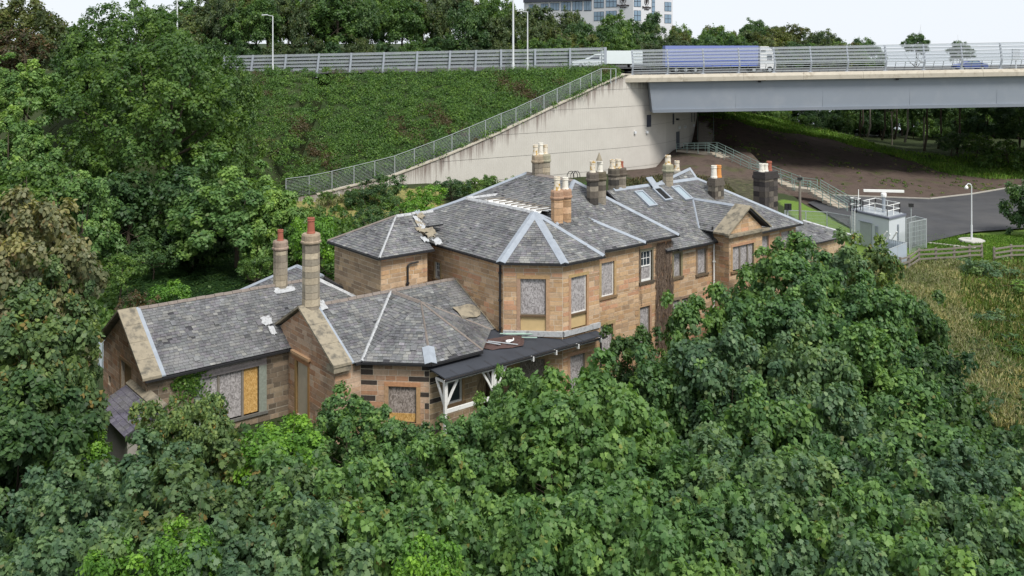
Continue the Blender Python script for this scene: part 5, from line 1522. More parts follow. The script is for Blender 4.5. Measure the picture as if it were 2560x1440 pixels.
# ------------------------------------------------------------------ steps down the bank
def flight(name, pix, label, w=1.7, rail=True):
    """stairs through (px,py,Y) nosing points"""
    pts = [P(*p) for p in pix]
    root = empty(name, pts[-1], label, 'stairs')
    for a, c in zip(pts, pts[1:]):
        dz = a.z - c.z; hd_ = Vector((c.x - a.x, c.y - a.y, 0)); L = hd_.length; hd_.normalize(); sd_ = Vector((hd_.y, -hd_.x, 0))
        if dz < .3:
            MB().obox((a + c) / 2 + sd_ * 0 - Vector((0, 0, .2)), hd_ * L / 2, sd_ * w / 2, (0, 0, .2)).build('landing', 'step_stone', root)
        else:
            ns = max(2, round(dz / .19))
            for k in range(ns):
                q = a.lerp(c, (k + .5) / ns); q.z = a.z - dz * (k + 1) / ns
                MB().obox(q - Vector((0, 0, .22)), hd_ * (L / ns / 2 + .03), sd_ * w / 2, (0, 0, .22)).build('step', 'step_stone', root)
        if rail:
            for sg in (-1, 1):
                b = MB(); o1, o2 = a + sd_ * sg * (w / 2 + .05), c + sd_ * sg * (w / 2 + .05)
                for t in (.45, .8, 1.15): b.bar(o1 + Vector((0, 0, t)), o2 + Vector((0, 0, t)), .06)
                np_ = max(1, round(L / 1.7))
                for k in range(np_ + 1): q = o1.lerp(o2, k / np_); b.bar(q - Vector((0, 0, .3)), q + Vector((0, 0, 1.17)), .07, .07, (0, 1, 0))
                b.build('handrail', 'rail_green', root)
    return root
flight('concrete_steps', [(1700, 378, 137), (1782, 377, 133), (1885, 428, 126), (1912, 436, 125), (1995, 468, 120), (2035, 473, 118.5), (2135, 532, 110)], 'long concrete steps with green handrails descending from the wall door to the yard')
us_ = empty('bank_steps', P(1764, 372, 143), 'steep dim steps climbing the bank beside the concrete wall under the bridge', 'stairs')
for k in range(26):
    t = k / 25; Y = 143 + 9 * t; c_ = P(1764, 366 - 92 * t, Y)
    MB().obox(c_ - Vector((0, 0, .3)), (1.15, 0, 0), (0, .3, 0), (0, 0, .12)).build('step', 'grey_timber', us_)
for sg in (-1, 1):
    MB().bar(P(1764, 366, 143) + Vector((sg * 1.25, 0, 1.0)), P(1764, 274, 152) + Vector((sg * 1.25, 0, 1.0)), .07).build('handrail', 'rail_green', us_)

# ------------------------------------------------------------------ traffic
def wheels(root, xs_, y0, y1, z, r=.5):
    for x_ in xs_:
        for y_ in (y0, y1):
            b = MB(); c_ = Vector((x_, y_, z + r)); vs = []
            for yy in (-.14, .14): vs += [c_ + Vector((r * math.cos(2 * math.pi * k / 14), yy, r * math.sin(2 * math.pi * k / 14))) for k in range(14)]
            b.add(vs, [tuple(range(14)), tuple(range(27, 13, -1))] + [(k, 14 + k, 14 + (k + 1) % 14, (k + 1) % 14) for k in range(14)][0:14]); wo_ = b.build('wheel', 'tyre', root)
            b = MB(); b.add([c_ + Vector((r * .5 * math.cos(2 * math.pi * k / 10), -.15, r * .5 * math.sin(2 * math.pi * k / 10))) for k in range(10)], [tuple(range(10))]); b.build('hub', 'galvanised', wo_)
def side_profile(prof, x0, y0, y1, z0, sx=1.0, inset=0.0):
    b = MB(); b.prism([(x0 + x_ * sx, y0, z0 + z_) for x_, z_ in prof], (0, y1 - y0, 0)); return b
YL = 139.0
def deck_z(x_): return gpt(x_, 0, zt - .25).z
x0, x1 = P(1660, 0, YL).x, P(1934, 0, YL).x; zz = deck_z((x0 + x1) / 2)
lo = empty('articulated_lorry', ((x0 + x1) / 2, YL, zz), 'articulated lorry with blue trailer and white cab crossing the bridge', 'lorry')
MB().box(x0, x1 - 2.6, YL - 1.25, YL + 1.25, zz + 1.95, zz + 4.05).build('trailer', 'lorry_pale', lo)
MB().box(x0 - .02, x1 - 2.6, YL - 1.28, YL + 1.28, zz + 1.0, zz + 1.94).build('trailer_skirt', 'lorry_blue', lo)
b = side_profile([(-2.3, .6), (0, .6), (.05, 1.5), (-.15, 2.1), (-.5, 3.4), (-1.1, 3.95), (-2.3, 3.95)], x1, YL - 1.22, YL + 1.22, zz); cbx = b.build('cab', 'bright_white', lo)
MB().box(x1 - 1.3, x1 - .55, YL - 1.25, YL - 1.2, zz + 2.0, zz + 2.75).build('side_window', 'glass_dark', cbx)
MB().box(x1 - 2.2, x1 - 1.5, YL - 1.25, YL - 1.21, zz + 3.1, zz + 3.4).build('side_window', 'glass_dark', cbx)
wheels(lo, (x0 + 1.6, x0 + 3.0, x0 + 4.4, x1 - 3.2, x1 - .9), YL - 1.1, YL + 1.1, zz)
x0, x1 = P(1430, 0, 138).x, P(1604, 0, 138).x; zz = ROAD_Z + grade(x0) - .02
va = empty('box_van', ((x0 + x1) / 2, 138, zz), 'pale box van with sloping bonnet passing the end of the wind shield', 'van')
b = side_profile([(0, .45), (0, .9), (.3, 1.05), (1.9, 1.35), (3.4, 2.05), (4.2, 2.15), (4.2, .45)], x0, 137, 139, zz); vb = b.build('cab', 'van_white', va)
MB().prism([(x0 + 2.3, 136.98, zz + 1.35), (x0 + 3.95, 136.98, zz + 1.35), (x0 + 3.95, 136.98, zz + 2.0), (x0 + 3.4, 136.98, zz + 1.95)], (0, .03, 0)).build('side_window', 'glass_dark', vb)
MB().box(x0 + 4.3, x1, 136.9, 139.1, zz + .7, zz + 2.6).build('cargo_box', 'van_white', va)
wheels(va, (x0 + 1.2, x1 - 1.6), 137.1, 138.9, zz, .38)
x0 = P(2385, 0, 134.5).x; zz = deck_z(x0)
ca = empty('saloon_car', (x0 + 2.2, 134.5, zz), 'dark blue saloon car on the bridge behind the rails', 'car')
b = side_profile([(0, .3), (0, .7), (.3, .85), (1.3, .95), (3.6, 1.0), (4.4, .95), (4.5, .6), (4.45, .3)], x0, 133.65, 135.35, zz); cbo = b.build('body', 'car_blue', ca)
b = side_profile([(1.1, .93), (1.9, 1.42), (3.0, 1.45), (3.9, .98)], x0, 133.75, 135.25, zz); b.build('cabin', 'car_blue', ca)
b = side_profile([(1.4, .98), (2.0, 1.36), (2.9, 1.38), (3.5, 1.0)], x0, 133.72, 133.76, zz); b.build('side_window', 'glass_blue', ca)
wheels(ca, (x0 + .85, x0 + 3.65), 133.75, 135.25, zz, .31)
x0 = P(2532, 0, 136).x
tag(MB().box(x0, x0 + 1.05, 136, 136.3, deck_z(x0) + 1.2, deck_z(x0) + 2.9).box(x0 + .45, x0 + .6, 136.05, 136.2, deck_z(x0), deck_z(x0) + 1.2).build('road_sign', 'cabin_white'), 'blank back of a white road sign on the bridge', 'road sign')

# ------------------------------------------------------------------ hotel on the hill
HYD = 265.0
ht = empty('hotel', P(1490, 100, HYD), 'white multi-storey hotel block rising above the woods', 'hotel')
K0, K1, K2 = P(1310, 0, 285), P(1583, 0, 262), P(1682, 0, 275)
K0.z = K1.z = K2.z = 18.0
ztop = 44.0
def hface(a, c): d_ = Vector((c.x - a.x, c.y - a.y, 0)); L = d_.length; d_.normalize(); return a, d_, Vector((d_.y, -d_.x, 0)), L
K3 = K0 + Vector((6, 22, 0)); K4 = K2 + Vector((-3, 18, 0))
b = MB(); b.prism([K0, K1, K2, K4, K3], (0, 0, ztop - 18)); b.build('walls', 'hotel_wall', ht)
def hrect(nm, fc, px0, px1, py0, py1, mat, out=.06, dep=.1, parent=ht):
    a, d_, n_, L = fc; pm = (px0 + px1) / 2
    def sol(px):
        kx = (px - CX) / F; return (kx * a.y - a.x) / (d_.x - kx * d_.y)
    s0, s1 = sol(px0), sol(px1); Y = a.y + d_.y * (s0 + s1) / 2
    z1, z0 = H + (HY - py0) / F * Y, H + (HY - py1) / F * Y
    c_ = a + d_ * (s0 + s1) / 2 + n_ * out; c_.z = (z0 + z1) / 2
    return MB().obox(c_, d_ * (s1 - s0) / 2, n_ * dep / 2, (0, 0, (z1 - z0) / 2)).build(nm, mat, parent)
FA, FB = hface(K0, K1), hface(K1, K2)
def hwin(fc, px0, px1, py0, py1, cols=2, rows=2):
    w_ = hrect('window', fc, px0, px1, py0, py1, 'hotel_dark', .02, .1)
    for i in range(cols):
        for j in range(rows):
            a0 = px0 + (px1 - px0) * (i + .07) / cols; a1 = px0 + (px1 - px0) * (i + .93) / cols
            b0 = py0 + (py1 - py0) * (j + .06) / rows; b1 = py0 + (py1 - py0) * (j + .94) / rows
            hrect('pane', fc, a0, a1, b0, b1, 'glass_blue', .075, .03, w_)
for x0, x1, y0, y1 in ((1322, 1334, 11, 30), (1352, 1371, 9, 26), (1376, 1398, 7, 26), (1403, 1427, 5, 27), (1431, 1456, 3, 27), (1460, 1479, 1, 27)): hwin(FA, x0, x1, y0, y1, 3, 1)
for x0, x1, y0, y1 in ((1485, 1510, -8, 20), (1515, 1542, -9, 18), (1485, 1510, 29, 52), (1515, 1542, 27, 52)): hwin(FA, x0, x1, y0, y1, 3, 2)
for x0, x1, y0, y1 in ((1584.5, 1602, -10, 17), (1584.5, 1602, 26, 52), (1661, 1678, 5, 28), (1661, 1678, 36, 58)): hwin(FB, x0, x1, y0, y1, 2, 2)
hwin(FB, 1629, 1637, -6, 40, 1, 4)
hrect('eaves_band', FA, 1311, 1480, -4, 4, 'hotel_dark', .3, .6)
def sign_text(fc, px, py, hpx, txt, nm):
    a, d_, n_, L = fc; kx = (px - CX) / F; s = (kx * a.y - a.x) / (d_.x - kx * d_.y); Y = a.y + d_.y * s
    cu = bpy.data.curves.new(nm, 'FONT'); cu.body = txt; cu.size = hpx / F * Y * 1.35; cu.align_x = 'CENTER'; cu.extrude = .08; cu.offset = .02
    to = bpy.data.objects.new(nm + '_text', cu); COL.objects.link(to)
    me = bpy.data.meshes.new_from_object(to.evaluated_get(bpy.context.evaluated_depsgraph_get())); bpy.data.objects.remove(to)
    me.materials.clear(); me.materials.append(MATS['lettering'])
    M = Matrix(((d_.x, 0, n_.x), (d_.y, 0, n_.y), (0, 1, 0)))
    me.transform(M.to_4x4())
    loc = a + d_ * s + n_ * .12; loc.z = H + (HY - py) / F * Y
    return link(bpy.data.objects.new(nm, me), ht, loc)
for fc, px, sc in ((FA, 1558, 1.0), (FB, 1616, 1.0)):
    sign_text(fc, px, 15.5 if fc is FA else 20.5, 5.2 * sc, 'DoubleTree', 'sign_lettering')
    sign_text(fc, px, 19.5 if fc is FA else 24.5, 2.6, 'BY HILTON', 'sign_lettering')
    a, d_, n_, L = fc; kx = (px - CX) / F; s = (kx * a.y - a.x) / (d_.x - kx * d_.y); Y = a.y + d_.y * s
    c_ = a + d_ * s + n_ * .12; c_.z = H + (HY - (0 if fc is FA else 4)) / F * Y; R_ = 8.5 / F * Y
    b = MB()
    for k in range(22):
        a0, a1 = 2 * math.pi * k / 24 - 1.2, 2 * math.pi * (k + 1) / 24 - 1.2
        b.bar(c_ + d_ * R_ * math.cos(a0) + Vector((0, 0, R_ * math.sin(a0))), c_ + d_ * R_ * math.cos(a1) + Vector((0, 0, R_ * math.sin(a1))), .1, .12)
    for k in range(7):
        a0 = k * 2 * math.pi / 7; rr = R_ * .34
        q = c_ + Vector((0, 0, R_ * .2)) + d_ * rr * math.cos(a0) * .8 + Vector((0, 0, rr * math.sin(a0)))
        b.obox(q, d_ * R_ * .24, n_ * .05, (0, 0, R_ * .26))
    b.bar(c_ - Vector((0, 0, R_ * .8)), c_ + Vector((0, 0, R_ * .1)), .22, .1, n_)
    b.build('sign_emblem', 'lettering', ht)

# ================================================================== trees and plants
def unit(v): return v / np.maximum(1e-9, np.linalg.norm(v, axis=1, keepdims=True))
PALMATE = np.array([(0, 0), (-.02, -.30), (.20, -.50), (.40, -.33), (.68, -.42), (.72, -.20), (1.0, 0), (.72, .20), (.68, .42), (.40, .33), (.20, .50), (-.02, .30)]) 
RHOMB = np.array([(0, 0), (.5, -.36), (1.0, 0), (.5, .36)])
FIVE = np.array([(0, 0), (.25, -.46), (.72, -.30), (1.0, 0), (.72, .30), (.25, .46)])
def leaves_mesh(name, pos, nrm, tan, size, outline, tints, mat, fold=.12, droop=.18):
    """one polygon per leaf"""
    nrm = unit(nrm); tan = unit(tan - nrm * np.sum(tan * nrm, axis=1, keepdims=True)); bit = np.cross(nrm, tan)
    k = len(outline); n = len(pos)
    lx = outline[:, 0][None, :, None]; ly = outline[:, 1][None, :, None]
    v = pos[:, None, :] + size[:, None, None] * (tan[:, None, :] * (lx - .4) + bit[:, None, :] * ly + nrm[:, None, :] * (-fold * np.abs(ly) - droop * lx ** 2))
    return np_mesh(name, v.reshape(-1, 3), k, n, mat, tints)

EXT = {}
def make_crown(name, R, n_leaf, leaf, outline, n_blob, blob, seed, zsq=.8, low=-.55, up=.55, shell=(.55, 1.0), lumpy=.2, droop=.1):
    """crown centred on the origin: leaf sprays over many uneven clumps filling an ellipsoid"""
    r = np.random.default_rng(seed); R = np.array(R, float)
    d = []
    while len(d) < n_blob:
        q = r.normal(size=3); q /= np.linalg.norm(q)
        if q[2] > low: d.append(q)
    d = np.array(d)
    ph = r.uniform(0, 6.28, 6)
    lump = 1 + lumpy * (np.sin(3 * np.arctan2(d[:, 1], d[:, 0]) + ph[0]) * .5 + np.sin(5 * d[:, 2] + ph[1]) * .4 + r.normal(size=n_blob) * .5)
    rad = r.uniform(*shell, n_blob) ** .7
    c = d * R * (rad * lump)[:, None]
    br = blob * r.uniform(.6, 1.25, n_blob)
    w = br ** 2; w /= w.sum()
    per = 6                                # leaves stand in rosettes round the twig ends
    N_ = int(n_leaf / per * 1.7)
    bi = r.choice(n_blob, N_, p=w)
    out = unit(c[bi] / R)
    q = unit(r.normal(size=(N_, 3)) + out * .8 + np.array([0, 0, up]))
    k = r.uniform(.25, 1, N_) ** .45 * r.uniform(.8, 1.2, N_)
    pos = c[bi] + q * (br[bi] * k)[:, None] * np.array([1, 1, zsq])
    keep = np.ones(N_, bool)
    for s in range(0, N_, 4000):       # drop what would sit deep inside another clump
        dd = np.linalg.norm(pos[s:s + 4000, None, :] - c[None], axis=2) / br[None]
        dd[np.arange(len(dd)), bi[s:s + 4000]] = 9
        keep[s:s + 4000] = (dd.min(axis=1) > .55) | (r.random(len(dd)) < .07)
    idx = np.nonzero(keep)[0][:n_leaf // per]
    pos, q, bi, out = pos[idx], q[idx], bi[idx], out[idx]; nt_ = len(idx)
    ax = unit(q * .6 + np.array([0, 0, .5]) + r.normal(size=(nt_, 3)) * .32)
    ea = unit(np.cross(ax, r.normal(size=(nt_, 3)))); eb = np.cross(ax, ea)
    n = nt_ * per; ti = np.repeat(np.arange(nt_), per)
    phi = np.tile(np.arange(per) * 2 * np.pi / per, nt_) + np.repeat(r.uniform(0, 6.28, nt_), per) + r.normal(size=n) * .3
    e = ea[ti] * np.cos(phi)[:, None] + eb[ti] * np.sin(phi)[:, None]
    lift = r.uniform(-.25, .55, n)[:, None]
    tan = e + ax[ti] * lift * .5
    nrm = unit(ax[ti] + e * r.uniform(-.1, .6, n)[:, None] + r.normal(size=(n, 3)) * .22)
    size = leaf * r.uniform(.6, 1.2, n)
    pos = pos[ti] + e * (size * r.uniform(.35, .75, n))[:, None] + ax[ti] * (leaf * r.uniform(-.9, .5, n))[:, None]
    bi = bi[ti]
    bt = np.clip(.5 + r.normal(size=n_blob) * .27, 0, 1); tt = r.normal(size=nt_) * .12
    tw = np.clip(r.normal(.5, .16, nt_), 0, 1)
    tints = np.stack([np.clip(tw[ti] + r.normal(size=n) * .2 + .04, 0, 1), np.clip(bt[bi] + tt[ti], 0, 1), np.where(r.random(n) < .35, r.random(n), np.clip(r.random(nt_)[ti] + r.normal(size=n) * .02, 0, .999))], axis=1)
    me = leaves_mesh(name, pos, nrm, tan, size, outline, tints, None, droop=droop)
    me.materials.append(MATS['leaf_sycamore'])
    EXT[name] = (float(np.percentile(np.hypot(pos[:, 0], pos[:, 1]), 97)), float(np.percentile(pos[:, 2], 99.6)))
    return me, c, br
def make_trunk(name, crown_c, R, height, base_r, seed, n_limb=7):
    """tapered trunk from the foot (origin) to the crown at z=height, with limbs to the clumps"""
    r = random.Random(seed); b = MB()
    top = Vector((r.uniform(-.3, .3), r.uniform(-.3, .3), height + R[2] * .35))
    pts = [Vector((0, 0, -.6)), Vector((r.uniform(-.1, .1), r.uniform(-.1, .1), height * .3)), Vector((r.uniform(-.25, .25), r.uniform(-.25, .25), height * .65)), Vector((top.x * .6, top.y * .6, height)), top]
    b.tube(pts, [base_r * 1.25, base_r, base_r * .8, base_r * .55, base_r * .15], 9)
    sel = r.sample(range(len(crown_c)), min(n_limb, len(crown_c)))
    for i in sel:
        e = Vector(crown_c[i]) + Vector((0, 0, height)); s = pts[2].lerp(pts[3], r.random()); m_ = s.lerp(e, .5) + Vector((0, 0, -.08 * (e - s).length))
        b.tube([s, m_, e], [base_r * .38, base_r * .24, base_r * .06], 6)
    me = bpy.data.meshes.new(name); me.from_pydata([tuple(v_) for v_ in b.v], [], b.f); me.materials.append(MATS['bark']); me.polygons.foreach_set('use_smooth', [True] * len(me.polygons)); me.update()
    return me
PROTO = {}
def proto(key, R, *a, h=None, base=.22, limbs=7, **kw):
    me, c, br = make_crown('crown_' + key, R, *a, **kw)
    h = h if h is not None else R[2] * 1.1
    R = (R[0], R[1], R[2]); ex = EXT['crown_' + key]
    PROTO[key] = (me, make_trunk('trunk_' + key, c, R, h, base, hash(key) % 1000 if False else len(PROTO) + 5, limbs), R, h, ex)
proto('near_a', (5, 5, 4.0), 36000, .225, PALMATE, 190, .85, 1, lumpy=.16)
proto('near_b', (4.2, 4.2, 3.6), 27000, .225, PALMATE, 145, .8, 2, lumpy=.22)
proto('near_c', (3.4, 3.4, 3.2), 17400, .225, PALMATE, 100, .74, 3, lumpy=.25)
proto('mid_a', (4.2, 4.2, 4.4), 19200, .31, FIVE, 125, .98, 4, lumpy=.28)
proto('mid_b', (3.4, 3.4, 4.2), 13200, .31, FIVE, 92, .9, 5, lumpy=.32)
proto('oak', (8.2, 8.2, 8.2), 36000, .40, RHOMB, 230, 1.45, 6, h=10, base=.55, limbs=14, lumpy=.2)
proto('maple', (5.6, 5.6, 5.0), 26400, .34, FIVE, 170, 1.0, 7, lumpy=.22, base=.25)
proto('maple_b', (3.2, 3.2, 4.0), 13200, .32, FIVE, 85, .85, 8, lumpy=.3)
proto('far_a', (6.0, 6.0, 6.5), 12000, .6, RHOMB, 120, 1.45, 9, h=8, base=.35, limbs=9, lumpy=.25)
proto('far_b', (5.0, 5.0, 7.0), 10800, .58, RHOMB, 105, 1.3, 10, h=8, base=.35, limbs=9, lumpy=.35)
proto('far_c', (7.0, 7.0, 6.0), 13200, .62, RHOMB, 140, 1.45, 11, h=8, base=.4, limbs=9, lumpy=.25)
proto('bush', (1.6, 1.6, 1.2), 2600, .24, RHOMB, 30, .6, 12, h=.9, base=.08, limbs=5, low=-.3)
proto('bush_fine', (1.7, 1.7, 1.3), 3400, .2, RHOMB, 40, .5, 13, h=.9, base=.08, limbs=5, low=-.3, lumpy=.4)
proto('lime', (2.1, 2.1, 1.7), 5200, .24, RHOMB, 36, .75, 14, h=1.6, base=.08, limbs=6)
NTREE = [0]
def tree(kind, x, y, ztop, mat, label, name='sycamore_tree', rxy=None, rz=None, group=None, gz_=None, cat='tree', bark=None):
    """crown's top at ztop; the trunk stands on the ground"""
    me, tm, R, h, ex = PROTO[kind]
    gz0 = gz_ if gz_ is not None else ground_z(x, y)
    sx = (rxy or R[0]) / ex[0]; sz = (rz or R[2]) / ex[1]
    zc = ztop - ex[1] * sz
    NTREE[0] += 1; rot = (NTREE[0] * 2.399) % 6.283
    root = empty(name, (x, y, gz0), label, cat, group)
    c = bpy.data.objects.new('crown', me); link(c, root, (x, y, zc)); c.scale = (sx, sx * random.uniform(.92, 1.08), sz); c.rotation_euler = (0, 0, rot)
    c.material_slots[0].link = 'OBJECT'; c.material_slots[0].material = MATS[mat]
    th = max(.3, zc - gz0)
    t = bpy.data.objects.new('trunk', tm); link(t, root, (x, y, gz0)); t.scale = (sx, sx, min(th / h, (th + .45 * sz * ex[1]) / (h + .35 * R[2]))); t.rotation_euler = (0, 0, rot)
    if bark: t.material_slots[0].link = 'OBJECT'; t.material_slots[0].material = MATS[bark]
    return root
def tpx(kind, px, ytop, Y, mat, label, **kw):
    q = P(px, ytop, Y); return tree(kind, q.x, Y, q.z, mat, label, **kw)

# -- sycamores in the garden in front of the house
G1 = 'sycamores crowding the garden'
tpx('near_a', 1455, 936, 37, 'leaf_bright', 'broad bright green sycamore reaching the bay window and verandah', rxy=5.1, rz=4.8)
tpx('near_b', 1660, 1165, 33, 'leaf_bright', 'bright sycamore shouldering the broad one before the bay', rxy=3.7)
tpx('near_c', 1285, 915, 41.5, 'leaf_bright', 'slender bright sycamore reaching up to the verandah gutter', rxy=1.5, rz=2.6)
tpx('near_c', 1180, 1035, 36.5, 'leaf_bright', 'small bright sycamore under the verandah rail', rxy=2.2, rz=2.4)
tpx('near_c', 880, 985, 41, 'leaf_sycamore', 'small sycamore touching the octagon wall below its boarded window', rxy=2.3, rz=2.6)
tpx('near_c', 1000, 1055, 40.5, 'leaf_sycamore', 'low sycamore at the foot of the white verandah post', rxy=2.0, rz=2.2)
tpx('near_b', 470, 1000, 38, 'leaf_autumn', 'yellow-flecked sycamore in front of the three-light window', rxy=2.1, rz=2.8)
tpx('near_c', 590, 1085, 37.5, 'leaf_autumn', 'small yellow-flecked sycamore under the fresh orange board', rxy=2.5)
tpx('near_b', 330, 1145, 34, 'leaf_bluegreen', 'blue-green sycamore in front of the lean-to', rxy=3.6)
tpx('near_c', 120, 1180, 33, 'leaf_bluegreen', 'pointed blue-green sycamore beside the dark hedge gap', rxy=2.6)
tpx('near_b', 560, 1190, 31, 'leaf_autumn', 'sycamore with ochre leaves before the low wing', rxy=3.5)
tpx('near_b', 800, 1160, 32, 'leaf_sycamore', 'dense sycamore in front of the tall blind doorway', rxy=3.2)
tpx('near_b', 1020, 1150, 34, 'leaf_sycamore', 'mid green sycamore in front of the white post', rxy=3.3)
tpx('near_b', 1000, 1290, 27.5, 'leaf_sycamore', 'mid green sycamore filling the garden below the octagon', rxy=3.1, group=G1)
tpx('near_b', 700, 1310, 26.5, 'leaf_bluegreen', 'blue-green sycamore low in the garden before the gable', rxy=3.1, group=G1)
tpx('near_c', 420, 1330, 26.5, 'leaf_bluegreen', 'blue-green sycamore with lime shrubs at its foot', rxy=2.9, group=G1)
tpx('near_c', 150, 1330, 27, 'leaf_bluegreen', 'small blue-green sycamore at the garden corner', rxy=2.9)
tpx('near_a', 1380, 1245, 27, 'leaf_bright', 'wide bright sycamore below the broad one', rxy=3.8)
tpx('near_b', 1700, 1270, 26.5, 'leaf_bright', 'bright sycamore low in the garden right of the wide one', rxy=3.4)
# -- the mass right of the house
def R_(k, px, yt, Y, mt, lab, **kw): tpx(k, px, yt, Y, mt, lab, **kw)
R_('mid_a', 1975, 590, 57, 'leaf_sycamore', 'tall dense sycamore hiding the pediment corner', rxy=3.5)
R_('mid_b', 2090, 585, 60, 'leaf_bluegreen', 'sycamore against the low annexe roof', rxy=2.8)
R_('mid_b', 2165, 590, 63, 'leaf_autumn', 'sparse olive sycamore in front of the radar cabin', rxy=2.5)
R_('mid_b', 1760, 715, 52.5, 'leaf_bright', 'light sycamore growing against the right wing wall', rxy=2.5)
R_('mid_b', 1880, 690, 53, 'leaf_sycamore', 'sycamore below the pediment window', rxy=2.8)
R_('mid_a', 2010, 700, 52, 'leaf_sycamore', 'sycamore standing before the tall dense one', rxy=3.2)
R_('mid_a', 2170, 690, 55, 'leaf_sycamore', 'dark sycamore inside the steel fence line', rxy=3.2)
R_('mid_b', 2265, 720, 57, 'leaf_dark', 'dark sycamore edging the straw-coloured grass', rxy=2.6)
R_('mid_b', 1590, 815, 50, 'leaf_dark', 'dark feathery ash growing beside the bay wall', name='ash_tree', rxy=2.0, rz=3.0)
R_('mid_b', 1690, 850, 47.5, 'leaf_sycamore', 'sycamore in the dark gap beyond the verandah end', rxy=2.4)
R_('mid_a', 1820, 810, 46.5, 'leaf_bluegreen', 'blue-green sycamore below the right wing', rxy=3.4)
R_('mid_a', 2000, 815, 46, 'leaf_bluegreen', 'silvery sycamore in the middle of the right hand thicket', rxy=3.3)
R_('mid_a', 2170, 820, 47.5, 'leaf_sycamore', 'deep green sycamore in the thicket near the grass slope', rxy=3.3)
R_('mid_b', 2320, 860, 49, 'leaf_dark', 'dark sycamore overhanging the dry grass slope', rxy=2.7)
R_('mid_a', 1900, 965, 39.5, 'leaf_sycamore', 'sycamore with reddish stalks in the thicket', rxy=3.2)
R_('mid_a', 2090, 965, 40, 'leaf_bluegreen', 'blue-green sycamore deep in the thicket', rxy=3.2)
R_('mid_a', 2280, 985, 41, 'leaf_sycamore', 'sycamore in the thicket with pale upper leaves', rxy=3.2)
R_('mid_b', 2430, 1010, 42.5, 'leaf_dark', 'dark sycamore at the thicket edge above the dry grass', rxy=2.7)
R_('near_b', 1900, 1130, 32.5, 'leaf_bluegreen', 'blue-green sycamore at the near edge of the thicket', rxy=3.5)
R_('near_b', 2130, 1140, 33, 'leaf_sycamore', 'green sycamore at the near edge of the thicket', rxy=3.5)
R_('near_b', 2350, 1150, 34, 'leaf_bluegreen', 'grey-green sycamore low in the thicket', rxy=3.4)
R_('near_b', 2530, 1150, 36, 'leaf_bluegreen', 'grey-green sycamore closing the thicket by the slope', rxy=3.2)
R_('near_b', 1980, 1300, 26.5, 'leaf_bluegreen', 'blue-green sycamore in the lowest row of the thicket', rxy=3.2, group=G1)
R_('near_b', 2210, 1310, 27, 'leaf_sycamore', 'green sycamore in the lowest row of the thicket', rxy=3.2, group=G1)
R_('near_b', 2440, 1310, 28, 'leaf_bluegreen', 'silver-green sycamore in the lowest row of the thicket', rxy=3.2, group=G1)
R_('near_b', 2640, 1290, 30, 'leaf_sycamore', 'green sycamore at the foot of the grass slope', rxy=3.2, group=G1)
# -- lime-green shrubs between them
for px, yt, Y, k, lab in ((705, 1080, 35.5, 1.9, 'lime green shrub glowing among the sycamores below the doorway'), (735, 1045, 43, 1.6, 'lime green shrub growing at the foot of the tall doorway'), (270, 1375, 25.5, 1.3, 'lime green shrub in the garden corner'),
                          (470, 1330, 25.8, 1.3, 'feathery lime shrub under the blue-green sycamore'), (1060, 1350, 24.8, 1.2, 'pale lime ash sapling low in the garden'), (180, 1085, 38, 1.4, 'lime shrub beside the lean-to wall')):
    tpx('lime', px, yt, Y, 'leaf_lime', lab, name='lime_shrub', rxy=k, cat='shrub', rz=1.3)
tpx('lime', 1575, 980, 46, 'leaf_lime', 'thin yellow-leaved sapling in the dark gap by the bay', name='sapling', rxy=.8, rz=1.0, cat='tree')
# -- left: copper-flecked sycamore and the wood behind the low wing
tpx('mid_a', 75, 480, 47, 'leaf_copper', 'tall sycamore with brown-tinged top left of the lean-to', rxy=3.6, rz=5.2)
tpx('mid_a', 120, 650, 46, 'leaf_autumn', 'rusty-flecked sycamore beside the gable end', rxy=2.5, rz=4.0)
tpx('mid_a', 60, 760, 42, 'leaf_autumn', 'rusty-flecked sycamore in the left corner', rxy=3.6, rz=4.6)
tpx('mid_b', 165, 850, 42, 'leaf_autumn', 'rusty-flecked sycamore overhanging the lean-to', rxy=1.5)
tpx('mid_a', 40, 950, 37, 'leaf_dark', 'dark sycamore below the rusty-flecked ones', rxy=3.4)
tpx('oak', 400, 95, 92, 'leaf_oak', 'huge dark oak towering behind the low wing', name='oak_tree', rxy=8.4, rz=9.2)
tpx('oak', 330, 5, 112, 'leaf_oak', 'oak with crown against the sky behind the huge one', name='oak_tree', rxy=8.0, rz=9)
tpx('oak', 540, 130, 104, 'leaf_oak', 'dark oak leaning over the gorse bank', name='oak_tree', rxy=5.2, rz=8.5)
tpx('far_b', 480, 420, 84, 'leaf_dark', 'shaded tree below the huge oak', name='broadleaf_tree', rxy=4.6, rz=5)
tpx('far_b', 320, 430, 82, 'leaf_dark', 'shaded tree between the huge oak and the pale maple', name='broadleaf_tree', rxy=4.5, rz=5)
tpx('maple', 590, 395, 79, 'leaf_maple', 'pale green maple spreading behind the low wing chimneys', name='maple_tree', rxy=5.6, rz=5.2)
tpx('maple_b', 690, 480, 76, 'leaf_maple', 'smaller pale maple beside the chimneys', name='maple_tree', rxy=2.6)
tpx('maple_b', 205, 432, 73, 'leaf_maple', 'upright pale maple left of the fern bank', name='maple_tree', rxy=2.8)
tpx('maple', 60, 140, 95, 'leaf_maple', 'fresh green maple on the slope left of the huge oak', name='maple_tree', rxy=4.4, rz=4.2)
tpx('maple', 20, 255, 82, 'leaf_maple', 'fresh green maple lower on the left slope', name='maple_tree', rxy=4.3, rz=5)
tpx('far_b', 60, 420, 74, 'leaf_oak', 'dark tree under the fresh green maples', name='broadleaf_tree', rxy=4.2, rz=5)
tpx('far_a', 35, 75, 125, 'leaf_brown', 'brown-leaved beech on the skyline slope', name='beech_tree', rxy=4.6, rz=4)
